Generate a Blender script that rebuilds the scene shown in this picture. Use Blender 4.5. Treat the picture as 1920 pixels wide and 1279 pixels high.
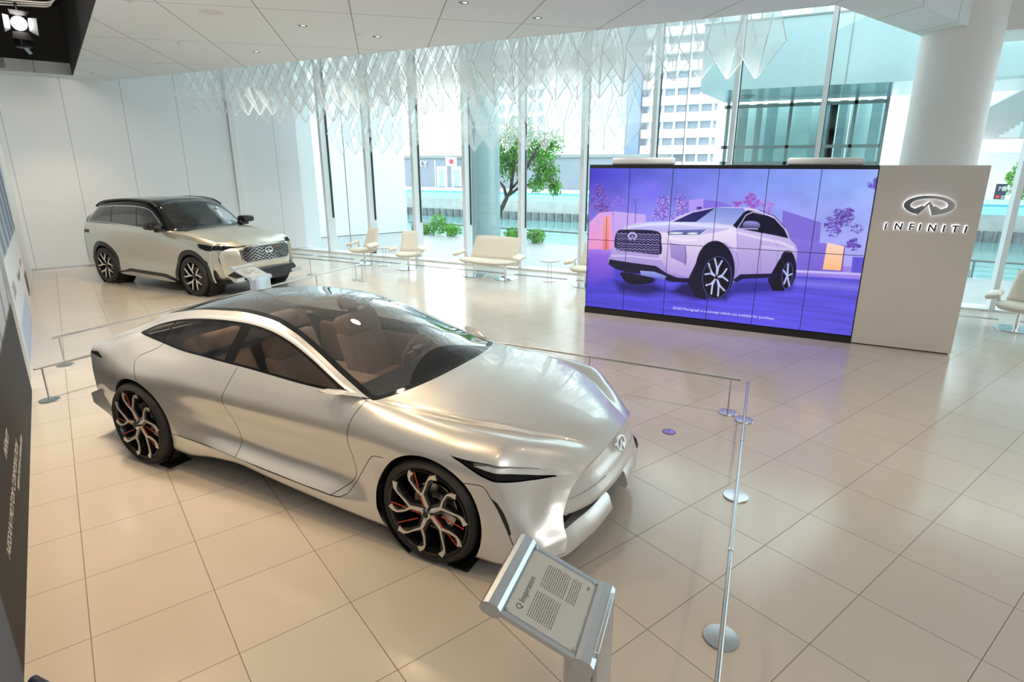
import bpy, bmesh, math, random
import numpy as np
from mathutils import Vector, Matrix, Euler
random.seed(7); np.random.seed(7)
D = bpy.data
for o in list(D.objects): D.objects.remove(o, do_unlink=True)
SC = bpy.context.scene
COL = SC.collection
R = math.radians
PI = math.pi

# ------------------------------------------------------------------ camera
CAM_F, CAM_CX, CAM_CY = 1089.997, 981.114, 628.101
CAM_LOC = Vector((0.02058, -2.3935, 2.43585))
CAM_ROT = Euler((1.28967, -0.00341, 0.46772), 'XYZ')
cam = D.cameras.new('camera'); camo = D.objects.new('camera', cam); COL.objects.link(camo)
camo.location = CAM_LOC; camo.rotation_euler = CAM_ROT
cam.sensor_fit = 'HORIZONTAL'; cam.sensor_width = 36.0
cam.lens = CAM_F / 1920 * 36.0
cam.shift_x = (960 - CAM_CX) / 1920
cam.shift_y = (CAM_CY - 639.5) / 1920
cam.clip_start = 0.05; cam.clip_end = 400
SC.camera = camo
CR = CAM_ROT.to_matrix()
def ray(x, y):
    return CR @ Vector(((x - CAM_CX) / CAM_F, -(y - CAM_CY) / CAM_F, -1))
def at(x, y, Y):            # a measured pixel on the plane Y = const
    d = ray(x, y); return CAM_LOC + d * ((Y - CAM_LOC.y) / d.y)
def atz(x, y, z):           # a measured pixel on the plane z = const
    d = ray(x, y); return CAM_LOC + d * ((z - CAM_LOC.z) / d.z)

# ------------------------------------------------------------------ view, world, lights
SC.view_settings.view_transform = 'Standard'
SC.view_settings.look = 'None'
SC.view_settings.exposure = 0.05
SC.view_settings.gamma = 1.0
SC.view_settings.use_curve_mapping = False
try:
    SC.cycles.max_bounces = 10; SC.cycles.transparent_max_bounces = 24
    SC.cycles.sample_clamp_indirect = 6
except Exception: pass
W = D.worlds.new('world'); SC.world = W; W.use_nodes = True
bg = W.node_tree.nodes['Background']
bg.inputs[0].default_value = (0.88, 0.955, 1.0, 1); bg.inputs[1].default_value = 4.0

def spot(loc, tgt, power, col=(1, .84, .66), ang=80, blend=.6, rad=.08):
    l = D.lights.new('spot', 'SPOT'); l.energy = power; l.color = col
    l.spot_size = R(ang); l.spot_blend = blend; l.shadow_soft_size = rad
    o = D.objects.new('spot_light', l); COL.objects.link(o); o.location = loc
    o.rotation_euler = (Vector(tgt) - Vector(loc)).to_track_quat('-Z', 'Y').to_euler()
    return o
def area(loc, tgt, power, sx, sy, col):
    l = D.lights.new('area', 'AREA'); l.energy = power; l.color = col
    l.shape = 'RECTANGLE'; l.size = sx; l.size_y = sy
    o = D.objects.new('area_light', l); COL.objects.link(o); o.location = loc
    o.rotation_euler = (Vector(tgt) - Vector(loc)).to_track_quat('-Z', 'Y').to_euler()
    return o
WARM = (1, .71, .42)
# downlights in the ceiling
for x, y, tx, ty, p in [(-7.1, 4.5, -7.1, 4.5, 90), (-6.6, 5.55, -6.6, 5.5, 80), (-4.3, 4.5, -4.3, 4.5, 90),
                        (-3.8, 5.6, -3.8, 5.6, 80), (-9.4, 5.6, -9.6, 5.6, 120), (-9.9, 4.5, -10.5, 4.8, 160),
                        (-12.5, 5.2, -12.3, 5.2, 160), (-14.8, 4.9, -15, 4.9, 100),
                        (0.2, 3.6, 0.4, 4.6, 190), (1.8, 1.2, 1.6, 1.4, 80)]:
    spot((x, y, 4.3 if x < -.5 else 4.3), (tx, ty, 0), p, WARM, 95, .7, .06)
# studio spots rigged in the black ceiling recess, trained on the saloon car
spot((-6.2, .68, 4.7), (-5.6, -.3, 0), 330, WARM, 85, .6, .2)
spot((-4.4, -.15, 4.7), (-3.6, -.9, 0), 240, WARM, 80, .6, .2)
spot((-2.66, -.97, 4.7), (-2.2, -1.1, 0), 120, WARM, 80, .6, .2)
spot((-.6, -1.9, 4.7), (-1.2, -1.0, 0), 60, WARM, 80, .6, .2)
for x_ in (-11.5, -9, -6.6, -4.2, -1.5): spot((x_, 6.2, 4.34), (x_, 9.0, .4), 170, (1, .95, .88), 85, .7, .08)  # added spots at the ceiling edge, outside the recess, to brighten the lounge seats
spot((-4.5, 3.2, 4.3), (-3.6, 1.2, .8), 80, WARM, 80, .6, .12)
# added fill light: wide soft area, out of view behind the camera
area((3.5, -4.5, 4.3), (1, 1, 0), 240, 6, 3, (1, .97, .94))
area((-6.3, .72, 4.95), (-10.5, 2.2, 0), 260, 1.2, .6, (1, .90, .76))  # added fill for the left floor, kept out of view in the recess

# ------------------------------------------------------------------ materials
def srgb(r, g, b):
    f = lambda c: c / 12.92 if c <= .04045 else ((c + .055) / 1.055) ** 2.4
    return (f(r / 255), f(g / 255), f(b / 255))
def mat(name, col, rough=.5, metal=0., coat=0., coat_r=.03, emit=None, estr=1., spec=.5, noise=0., nscale=8., bump=0., bscale=200.):
    m = D.materials.new(name); m.use_nodes = True
    nt = m.node_tree; b = nt.nodes['Principled BSDF']
    b.inputs['Base Color'].default_value = (*col, 1); b.inputs['Roughness'].default_value = rough
    b.inputs['Metallic'].default_value = metal; b.inputs['Coat Weight'].default_value = coat
    b.inputs['Coat Roughness'].default_value = coat_r; b.inputs['Specular IOR Level'].default_value = spec
    if emit:
        b.inputs['Emission Color'].default_value = (*emit, 1); b.inputs['Emission Strength'].default_value = estr
    tc = None
    if noise or bump:
        tc = nt.nodes.new('ShaderNodeTexCoord')
    if noise:
        n = nt.nodes.new('ShaderNodeTexNoise'); n.inputs['Scale'].default_value = nscale; n.inputs['Detail'].default_value = 4
        nt.links.new(tc.outputs['Object'], n.inputs['Vector'])
        r = nt.nodes.new('ShaderNodeMapRange'); r.inputs[1].default_value = .3; r.inputs[2].default_value = .7
        r.inputs[3].default_value = 1 - noise; r.inputs[4].default_value = 1 + noise
        nt.links.new(n.outputs[0], r.inputs[0])
        mx = nt.nodes.new('ShaderNodeVectorMath'); mx.operation = 'SCALE'; mx.inputs[0].default_value = col
        nt.links.new(r.outputs[0], mx.inputs['Scale']); nt.links.new(mx.outputs[0], b.inputs['Base Color'])
    if bump:
        n = nt.nodes.new('ShaderNodeTexNoise'); n.inputs['Scale'].default_value = bscale
        nt.links.new(tc.outputs['Object'], n.inputs['Vector'])
        bp = nt.nodes.new('ShaderNodeBump'); bp.inputs['Strength'].default_value = bump; bp.inputs['Distance'].default_value = .002
        nt.links.new(n.outputs[0], bp.inputs['Height']); nt.links.new(bp.outputs[0], b.inputs['Normal'])
    return m
def thin_glass(name, tint, refl=1.0, rough=0., opaque=None, op=0.):
    """single-sheet glass: fresnel reflection over tinted see-through"""
    m = D.materials.new(name); m.use_nodes = True; nt = m.node_tree; nt.nodes.clear()
    out = nt.nodes.new('ShaderNodeOutputMaterial'); tr = nt.nodes.new('ShaderNodeBsdfTransparent')
    tr.inputs[0].default_value = (*tint, 1)
    gl = nt.nodes.new('ShaderNodeBsdfGlossy'); gl.inputs['Roughness'].default_value = rough
    ge = nt.nodes.new('ShaderNodeNewGeometry'); dt = nt.nodes.new('ShaderNodeVectorMath'); dt.operation = 'DOT_PRODUCT'
    nt.links.new(ge.outputs['Normal'], dt.inputs[0]); nt.links.new(ge.outputs['Incoming'], dt.inputs[1])
    def mm(op, a, b=None):
        n = nt.nodes.new('ShaderNodeMath'); n.operation = op
        for i, v in enumerate((a, b)):
            if v is None: continue
            if isinstance(v, (int, float)): n.inputs[i].default_value = v
            else: nt.links.new(v, n.inputs[i])
        return n.outputs[0]
    f5 = mm('POWER', mm('SUBTRACT', 1.0, mm('ABSOLUTE', dt.outputs['Value'])), 5.0)     # Schlick, same from both sides
    mu = nt.nodes.new('ShaderNodeMath'); mu.operation = 'MULTIPLY'; mu.inputs[1].default_value = refl; mu.use_clamp = True
    nt.links.new(mm('ADD', mm('MULTIPLY', f5, .95), .045), mu.inputs[0])
    base = tr
    if opaque:
        df = nt.nodes.new('ShaderNodeBsdfDiffuse'); df.inputs[0].default_value = (*opaque, 1)
        m1 = nt.nodes.new('ShaderNodeMixShader'); m1.inputs[0].default_value = op
        nt.links.new(tr.outputs[0], m1.inputs[1]); nt.links.new(df.outputs[0], m1.inputs[2]); base = m1
    mx = nt.nodes.new('ShaderNodeMixShader'); nt.links.new(mu.outputs[0], mx.inputs[0])
    nt.links.new(base.outputs[0], mx.inputs[1]); nt.links.new(gl.outputs[0], mx.inputs[2])
    nt.links.new(mx.outputs[0], out.inputs[0]); return m
def grid_mat(name, col, line, sx, sy, ox, oy, ang, lw, rough, var=.0, noise=.03, coat=0., spec=.5):
    """tiles: a grid of thin joints in a frame turned by ang"""
    m = mat(name, col, rough, coat=coat, spec=spec); nt = m.node_tree; b = nt.nodes['Principled BSDF']
    N = nt.nodes.new; L = nt.links.new
    tc = N('ShaderNodeTexCoord'); mp = N('ShaderNodeVectorRotate'); mp.rotation_type = 'Z_AXIS'; mp.inputs['Angle'].default_value = ang
    L(tc.outputs['Object'], mp.inputs['Vector'])
    sp = N('ShaderNodeSeparateXYZ'); L(mp.outputs[0], sp.inputs[0])
    def mth(op, a, bb):
        n = N('ShaderNodeMath'); n.operation = op
        for i, v in enumerate((a, bb)):
            if v is None: continue
            if isinstance(v, (int, float)): n.inputs[i].default_value = v
            else: L(v, n.inputs[i])
        return n.outputs[0]
    masks = []; ids = []
    for k, s, o in ((0, sx, ox), (1, sy, oy)):
        t = mth('DIVIDE', mth('SUBTRACT', sp.outputs[k], o), s)
        f = mth('FRACT', t, None); ids.append(mth('FLOOR', t, None))
        d = mth('MINIMUM', f, mth('SUBTRACT', 1.0, f))
        masks.append(mth('LESS_THAN', d, lw / 2 / s))
    mk = mth('MAXIMUM', masks[0], masks[1])
    cb = N('ShaderNodeCombineXYZ'); L(ids[0], cb.inputs[0]); L(ids[1], cb.inputs[1])
    wn = N('ShaderNodeTexWhiteNoise'); wn.noise_dimensions = '3D'; L(cb.outputs[0], wn.inputs[0])
    ns = N('ShaderNodeTexNoise'); ns.inputs['Scale'].default_value = 3; ns.inputs['Detail'].default_value = 6; L(tc.outputs['Object'], ns.inputs['Vector'])
    s1 = mth('ADD', mth('MULTIPLY', wn.outputs[0], var), 1 - var / 2)
    s2 = mth('MULTIPLY', s1, mth('ADD', mth('MULTIPLY', ns.outputs[0], noise * 2), 1 - noise))
    sc = N('ShaderNodeVectorMath'); sc.operation = 'SCALE'; sc.inputs[0].default_value = col; L(s2, sc.inputs['Scale'])
    mx = N('ShaderNodeMix'); mx.data_type = 'RGBA'; L(mk, mx.inputs[0]); L(sc.outputs[0], mx.inputs[6]); mx.inputs[7].default_value = (*line, 1)
    L(mx.outputs[2], b.inputs['Base Color'])
    rr = mth('ADD', mth('MULTIPLY', mk, .5), rough); L(rr, b.inputs['Roughness'])
    return m
def vcol_mat(name, emit=0., rough=.5):
    m = D.materials.new(name); m.use_nodes = True; nt = m.node_tree; b = nt.nodes['Principled BSDF']
    a = nt.nodes.new('ShaderNodeVertexColor'); a.layer_name = 'Col'
    b.inputs['Roughness'].default_value = rough
    if emit:
        b.inputs['Base Color'].default_value = (.01, .01, .01, 1)
        nt.links.new(a.outputs[0], b.inputs['Emission Color']); b.inputs['Emission Strength'].default_value = emit
        b.inputs['Roughness'].default_value = .25
    else: nt.links.new(a.outputs[0], b.inputs['Base Color'])
    return m
M = {}
M['floor'] = grid_mat('floor_tile', (.60, .55, .485), (.17, .14, .11), .6, .6, 0, 0, R(24.95), .0045, .17, .05, .04)
M['ceil'] = grid_mat('ceiling_panel', (.75, .79, .82), (.30, .30, .31), 2.5, 1.17, -7.12, .56, R(24.95), .014, .7, 0, .01)
M['bwall'] = grid_mat('wall_panel', (.84, .87, .90), (.50, .52, .54), 1.17, 50, .65, -20, 0, .014, .45, 0, .01)
M['white'] = mat('white_paint', (.82, .82, .81), .5)
M['white_gloss'] = mat('white_gloss', (.85, .86, .86), .18)
M['wallgrey'] = mat('warm_white_laminate', (.66, .635, .60), .42)
M['mullion'] = mat('white_metal_fin', (.78, .81, .83), .35)
M['black'] = mat('black_satin', (.012, .012, .014), .35)
M['matt_black'] = mat('matt_black', (.010, .010, .011), .8)
M['gap'] = mat('dark_gap', (.02, .02, .02), .8)
M['chrome'] = mat('chrome', (.8, .8, .8), .06, 1)
M['steel'] = mat('brushed_steel', (.55, .55, .55), .28, 1)
M['alu'] = mat('satin_aluminium', (.62, .66, .70), .33, .85)
M['paint1'] = mat('silver_pearl_paint', (.76, .76, .74), .34, .55, 1.0, .03)
M['paint2'] = mat('champagne_silver_paint', (.68, .67, .58), .31, .78, .8, .06)
M['blackgloss'] = mat('gloss_black', (.008, .008, .009), .05)
M['surround'] = mat('window_surround_black', (.006, .006, .007), .15, spec=.25)
M['clad'] = mat('dark_cladding', (.02, .022, .026), .35)
M['tyre'] = mat('tyre_rubber', (.018, .017, .016), .55, bump=.2)
M['rimblack'] = mat('rim_black', (.015, .015, .018), .2)
M['rimsilver'] = mat('machined_silver', (.80, .76, .68), .35, .35)
M['red'] = mat('red_accent', (.75, .06, .02), .4)
M['carglass'] = thin_glass('tinted_windscreen', (.70, .69, .69), 3.4)
M['sideglass'] = thin_glass('tinted_side_glass', (.48, .44, .42), 1.2)
M['suvglass'] = thin_glass('dark_suv_glass', (.10, .10, .10), 2.6)
M['brown'] = mat('brown_leather', (.46, .34, .27), .5, bump=.3, bscale=60)
M['quilt'] = mat('quilted_leather', (.50, .38, .31), .5, bump=.9, bscale=90)
M['cream'] = mat('cream_leather', (.80, .74, .62), .42)
M['glass'] = thin_glass('facade_glass', (.93, .98, .97), .7)
M['smallglass'] = thin_glass('clear_glass', (.86, .94, .92), 1.0)
M['acrylic'] = thin_glass('clear_acrylic', (.97, .98, .98), 1.2)
M['fabric'] = None

# ------------------------------------------------------------------ builders
class MB:
    """collects shapes, then links them as ONE mesh object"""
    def __init__(s): s.v = []; s.f = []; s.mi = []; s.cur = 0
    def add(s, vs, fs):
        n = len(s.v); s.v += [tuple(v) for v in vs]; s.f += [tuple(i + n for i in f) for f in fs]; s.mi += [s.cur] * len(fs); return s
    def box(s, a, b, M_=None):
        x0, y0, z0 = a; x1, y1, z1 = b
        vs = [Vector((x, y, z)) for z in (z0, z1) for y in (y0, y1) for x in (x0, x1)]
        if M_ is not None: vs = [M_ @ v for v in vs]
        return s.add(vs, [(0, 2, 3, 1), (4, 5, 7, 6), (0, 1, 5, 4), (2, 6, 7, 3), (0, 4, 6, 2), (1, 3, 7, 5)])
    def rbox(s, a, b, r, M_=None, seg=3):
        """box with all edges rounded (superellipsoid-free: bevelled by bmesh)"""
        bm = bmesh.new(); bmesh.ops.create_cube(bm, size=1)
        c = [(a[i] + b[i]) / 2 for i in range(3)]; d = [abs(b[i] - a[i]) for i in range(3)]
        for v in bm.verts: v.co = Vector((v.co.x * d[0] + c[0], v.co.y * d[1] + c[1], v.co.z * d[2] + c[2]))
        bmesh.ops.bevel(bm, geom=bm.edges[:], offset=min(r, min(d) * .49), segments=seg, profile=.5, affect='EDGES')
        return s.bm(bm, M_)
    def bm(s, bm, M_=None):
        bm.verts.index_update()
        vs = [(M_ @ v.co if M_ is not None else v.co.copy()) for v in bm.verts]
        s.add(vs, [tuple(v.index for v in f.verts) for f in bm.faces]); bm.free(); return s
    def prism(s, poly, axis, lo, hi, M_=None):
        """polygon in the two other axes, extruded along axis ('x','y','z')"""
        def mk(p, t):
            if axis == 'z': return Vector((p[0], p[1], t))
            if axis == 'y': return Vector((p[0], t, p[1]))
            return Vector((t, p[0], p[1]))
        n = len(poly); vs = [mk(p, lo) for p in poly] + [mk(p, hi) for p in poly]
        if M_ is not None: vs = [M_ @ v for v in vs]
        return s.add(vs, [tuple(range(n)), tuple(range(2 * n - 1, n - 1, -1))] + [(i, (i + 1) % n, (i + 1) % n + n, i + n) for i in range(n)])
    def tube(s, pts, r, n=12, caps=True, closed=False):
        pts = [Vector(p) for p in pts]; m = len(pts); rr = r if isinstance(r, (list, tuple)) else [r] * m
        rings = []; up = None
        for i, p in enumerate(pts):
            a = pts[(i - 1) % m] if (i or closed) else p; b = pts[(i + 1) % m] if (i < m - 1 or closed) else p
            t = (b - a).normalized()
            if up is None:
                up = Vector((0, 0, 1)) if abs(t.z) < .9 else Vector((1, 0, 0))
            u = (up - t * up.dot(t)).normalized(); w = t.cross(u); up = u
            rings.append([p + (u * math.cos(2 * PI * k / n) + w * math.sin(2 * PI * k / n)) * rr[i] for k in range(n)])
        vs = [v for q in rings for v in q]; fs = []
        for i in range(m if closed else m - 1):
            j = (i + 1) % m
            for k in range(n): fs.append((i * n + k, i * n + (k + 1) % n, j * n + (k + 1) % n, j * n + k))
        if caps and not closed: fs += [tuple(range(n - 1, -1, -1)), tuple((m - 1) * n + k for k in range(n))]
        return s.add(vs, fs)
    def lathe(s, prof, M_=None, n=32, a0=0., a1=2 * PI):
        """profile of (radius, height) turned about z"""
        full = abs(a1 - a0 - 2 * PI) < 1e-6; m = n if full else n + 1
        vs = []; fs = []
        for r, z in prof:
            for k in range(m):
                a = a0 + (a1 - a0) * k / n; vs.append(Vector((r * math.cos(a), r * math.sin(a), z)))
        if M_ is not None: vs = [M_ @ v for v in vs]
        for i in range(len(prof) - 1):
            for k in range(n):
                k2 = (k + 1) % m
                fs.append((i * m + k, i * m + k2, (i + 1) * m + k2, (i + 1) * m + k))
        return s.add(vs, fs)
    def disc(s, c, r, h, n=32): return s.lathe([(0, c[2]), (r * .985, c[2]), (r, c[2] + h * .2), (r, c[2] + h * .75), (r * .985, c[2] + h), (0, c[2] + h)], Matrix.Translation((c[0], c[1], 0)), n)
    def ribbon(s, pts, w, t, axis_n, M_=None):
        """flat polyline band: width w (or per point) in its plane, thickness t along axis_n"""
        pts = [Vector(p) for p in pts]; nrm = Vector(axis_n).normalized(); vs = []; m = len(pts)
        ww = w if isinstance(w, (list, tuple)) else [w] * m
        for i, p in enumerate(pts):
            a = pts[max(0, i - 1)]; b = pts[min(m - 1, i + 1)]
            sd = (b - a).normalized().cross(nrm)
            for q, h in ((1, 1), (-1, 1), (-1, -1), (1, -1)): vs.append(p + sd * ww[i] / 2 * q + nrm * t / 2 * h)
        if M_ is not None: vs = [M_ @ v for v in vs]
        fs = [(0, 1, 2, 3), ((m - 1) * 4 + 3, (m - 1) * 4 + 2, (m - 1) * 4 + 1, (m - 1) * 4)]
        for i in range(m - 1):
            for k in range(4): fs.append((i * 4 + k, (i + 1) * 4 + k, (i + 1) * 4 + (k + 1) % 4, i * 4 + (k + 1) % 4))
        return s.add(vs, fs)
    def build(s, name, m, parent=None, smooth=False, ang=35, loc=None, fix=True):
        me = D.meshes.new(name); me.from_pydata(s.v, [], s.f)
        ms = m if isinstance(m, (list, tuple)) else [m]
        for q in ms: me.materials.append(q)
        if len(ms) > 1: me.polygons.foreach_set('material_index', s.mi)
        if fix:
            bm = bmesh.new(); bm.from_mesh(me); bmesh.ops.recalc_face_normals(bm, faces=bm.faces[:]); bm.to_mesh(me); bm.free()
        if smooth:
            me.polygons.foreach_set('use_smooth', [True] * len(me.polygons))
            try: me.set_sharp_from_angle(angle=R(ang))
            except Exception: pass
        o = D.objects.new(name, me); COL.objects.link(o)
        if parent is not None: o.parent = parent
        if loc is not None: o.location = loc
        return o
def tag(o, label=None, cat=None, group=None, kind=None):
    if label: o['label'] = label
    if cat: o['category'] = cat
    if group: o['group'] = group
    if kind: o['kind'] = kind
    return o
def empty(name, loc=(0, 0, 0), rz=0, label=None, cat=None, group=None):
    o = D.objects.new(name, None); o.empty_display_size = .1; COL.objects.link(o); o.location = loc; o.rotation_euler = (0, 0, rz)
    return tag(o, label, cat, group)
def struct(o): o['kind'] = 'structure'; return o
def copy_tree(o, parent=None, depth=0):
    c = o.copy(); COL.objects.link(c)
    if parent is not None: c.parent = parent
    for ch in list(o.children): copy_tree(ch, c, depth + 1)
    return c
def RX(a): return Matrix.Rotation(a, 4, 'X')
def RY(a): return Matrix.Rotation(a, 4, 'Y')
def RZ(a): return Matrix.Rotation(a, 4, 'Z')
def T(x, y=0, z=0): return Matrix.Translation((x, y, z))
def flat_curve(splines, extrude, bevel=0.0):
    """filled planar outline(s) in XY, extruded along z -> mesh data"""
    cu = D.curves.new('tmp', 'CURVE'); cu.dimensions = '2D'; cu.fill_mode = 'BOTH'; cu.extrude = extrude; cu.bevel_depth = bevel
    for pts in splines:
        sp = cu.splines.new('POLY'); sp.points.add(len(pts) - 1)
        for i, p in enumerate(pts): sp.points[i].co = (p[0], p[1], 0, 1)
        sp.use_cyclic_u = True
    return curve_to_mesh(cu)
def curve_to_mesh(cu):
    o = D.objects.new('tmp', cu); COL.objects.link(o)
    dg = bpy.context.evaluated_depsgraph_get(); me = D.meshes.new_from_object(o.evaluated_get(dg), depsgraph=dg)
    D.objects.remove(o, do_unlink=True); return me
def text_mesh(txt, size, extrude, spacing=1.0, offset=0., shear=0., align='LEFT', bevel=0.):
    cu = D.curves.new('tmp', 'FONT'); cu.body = txt; cu.size = size; cu.extrude = extrude; cu.space_character = spacing
    cu.offset = offset; cu.shear = shear; cu.align_x = align; cu.bevel_depth = bevel; cu.resolution_u = 3
    return curve_to_mesh(cu)
def link_mesh(name, me, m, parent=None, mx=None):
    me.materials.clear(); me.materials.append(m); o = D.objects.new(name, me); COL.objects.link(o)
    if parent is not None: o.parent = parent
    if mx is not None: o.matrix_local = mx
    return o
def catmull(pts, k=6, closed=False):
    pts = [np.array(p, float) for p in pts]; n = len(pts); out = []
    rng = range(n if closed else n - 1)
    for i in rng:
        g = (lambda j: pts[j % n]) if closed else (lambda j: pts[min(max(j, 0), n - 1)])
        p0, p1, p2, p3 = g(i - 1), g(i), g(i + 1), g(i + 2)
        for t in np.arange(k) / k:
            out.append(.5 * (2 * p1 + (p2 - p0) * t + (2 * p0 - 5 * p1 + 4 * p2 - p3) * t * t + (3 * p1 - p0 - 3 * p2 + p3) * t ** 3))
    if not closed: out.append(pts[-1])
    return [tuple(map(float, p)) for p in out]
def pchip(xs, ys, x):
    xs = np.array(xs, float); ys = np.array(ys, float); x = np.clip(x, xs[0], xs[-1])
    h = np.diff(xs); d = np.diff(ys) / h; m = np.zeros(len(xs))
    for i in range(1, len(xs) - 1):
        if d[i - 1] * d[i] > 0:
            w1 = 2 * h[i] + h[i - 1]; w2 = h[i] + 2 * h[i - 1]; m[i] = (w1 + w2) / (w1 / d[i - 1] + w2 / d[i])
    m[0] = d[0]; m[-1] = d[-1]
    i = np.clip(np.searchsorted(xs, x) - 1, 0, len(xs) - 2); t = (x - xs[i]) / h[i]
    return (2 * t**3 - 3 * t**2 + 1) * ys[i] + (t**3 - 2 * t**2 + t) * h[i] * m[i] + (-2 * t**3 + 3 * t**2) * ys[i + 1] + (t**3 - t**2) * h[i] * m[i + 1]
def sdf_poly(P, poly):
    """signed distance of points P(n,2) to a polygon, negative inside"""
    poly = np.array(poly, float); n = len(poly); d = np.full(len(P), 1e9); ins = np.zeros(len(P), bool)
    for i in range(n):
        a = poly[i]; b = poly[(i + 1) % n]; ab = b - a; ap = P - a
        t = np.clip((ap @ ab) / max(ab @ ab, 1e-12), 0, 1); d = np.minimum(d, np.hypot(*(ap - t[:, None] * ab).T))
        c = ((a[1] > P[:, 1]) != (b[1] > P[:, 1]))
        xi = a[0] + (P[:, 1] - a[1]) / ((b[1] - a[1]) if b[1] != a[1] else 1e-12) * ab[0]
        ins ^= c & (P[:, 0] < xi)
    return np.where(ins, -d, d)
def sdf_line(P, line):
    line = np.array(line, float); d = np.full(len(P), 1e9)
    for i in range(len(line) - 1):
        a = line[i]; b = line[i + 1]; ab = b - a; ap = P - a
        t = np.clip((ap @ ab) / max(ab @ ab, 1e-12), 0, 1); d = np.minimum(d, np.hypot(*(ap - t[:, None] * ab).T))
    return d

class Shell:
    """dense surface whose faces are cut along level sets and sorted into labelled regions"""
    def __init__(s, V, F, label='body'): s.V = [tuple(v) for v in V]; s.F = [tuple(f) for f in F]; s.L = [label] * len(F)
    def cut(s, fn, where, new):
        P = np.array(s.V); f = fn(P); f = np.where(np.abs(f) < 1e-6, 1e-6, f)
        V = s.V; F2 = []; L2 = []; cache = {}; fl = list(f)
        for fc, lb in zip(s.F, s.L):
            sg = [fl[i] < 0 for i in fc]
            if not any(sg) : F2.append(fc); L2.append(lb); continue
            if all(sg): F2.append(fc); L2.append(new if lb in where else lb); continue
            neg = []; pos = []; n = len(fc)
            for k in range(n):
                a = fc[k]; b = fc[(k + 1) % n]
                (neg if fl[a] < 0 else pos).append(a)
                if (fl[a] < 0) != (fl[b] < 0):
                    key = (min(a, b), max(a, b))
                    if key not in cache:
                        t = fl[a] / (fl[a] - fl[b]); va, vb = V[a], V[b]
                        V.append(tuple(va[j] + t * (vb[j] - va[j]) for j in range(3))); fl.append(1e-9); cache[key] = len(V) - 1
                    neg.append(cache[key]); pos.append(cache[key])
            if len(neg) > 2: F2.append(tuple(neg)); L2.append(new if lb in where else lb)
            if len(pos) > 2: F2.append(tuple(pos)); L2.append(lb)
        s.F = F2; s.L = L2; return s
    def normals(s):
        P = np.array(s.V); N = np.zeros_like(P)
        for f in s.F:
            a = P[list(f)]; c = a.mean(0); n = np.zeros(3)
            for k in range(len(f)): n += np.cross(a[k] - c, a[(k + 1) % len(f)] - c)
            for i in f: N[i] += n
        l = np.linalg.norm(N, axis=1); l[l == 0] = 1
        s.N = N / l[:, None]
    def extract(s, labels, name, m, parent, thick=0.0, origin=(0, 0, 0), offset=0.0):
        ms = m if isinstance(m, (list, tuple)) else [m]; labels = labels if isinstance(labels, (list, tuple)) else [labels]
        idx = {}; vs = []; ns = []; fs = []; mi = []; o3 = Vector(origin)
        for f, l in zip(s.F, s.L):
            if l not in labels: continue
            nf = []
            for i in f:
                if i not in idx: idx[i] = len(vs); vs.append(Vector(s.V[i]) + Vector(s.N[i]) * offset - o3); ns.append(s.N[i])
                nf.append(idx[i])
            fs.append(nf); mi.append(min(labels.index(l), len(ms) - 1))
        if not fs: return None
        if thick:
            ec = {}
            for f in fs:
                for k in range(len(f)):
                    a, b = f[k], f[(k + 1) % len(f)]; ec[(a, b)] = 1
            n0 = len(vs); vs += [v - Vector(n) * thick for v, n in zip(vs[:n0], ns)]; nn = [tuple(n) for n in ns] + [tuple(-x for x in n) for n in ns]
            nf0 = len(fs)
            for q in range(nf0): fs.append([i + n0 for i in reversed(fs[q])]); mi.append(mi[q])
            for (a, b) in list(ec):
                if (b, a) not in ec: fs.append([b, a, a + n0, b + n0]); mi.append(0)
            ns = nn
        me = D.meshes.new(name); me.from_pydata(vs, [], fs)
        for q in ms: me.materials.append(q)
        me.polygons.foreach_set('material_index', mi); me.polygons.foreach_set('use_smooth', [True] * len(fs))
        me.validate()
        if not thick:
            try: me.normals_split_custom_set_from_vertices([tuple(map(float, n)) for n in ns])
            except Exception: pass
        else:
            try: me.set_sharp_from_angle(angle=R(50))
            except Exception: pass
        o = D.objects.new(name, me); COL.objects.link(o)
        if parent is not None: o.parent = parent
        return o

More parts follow.
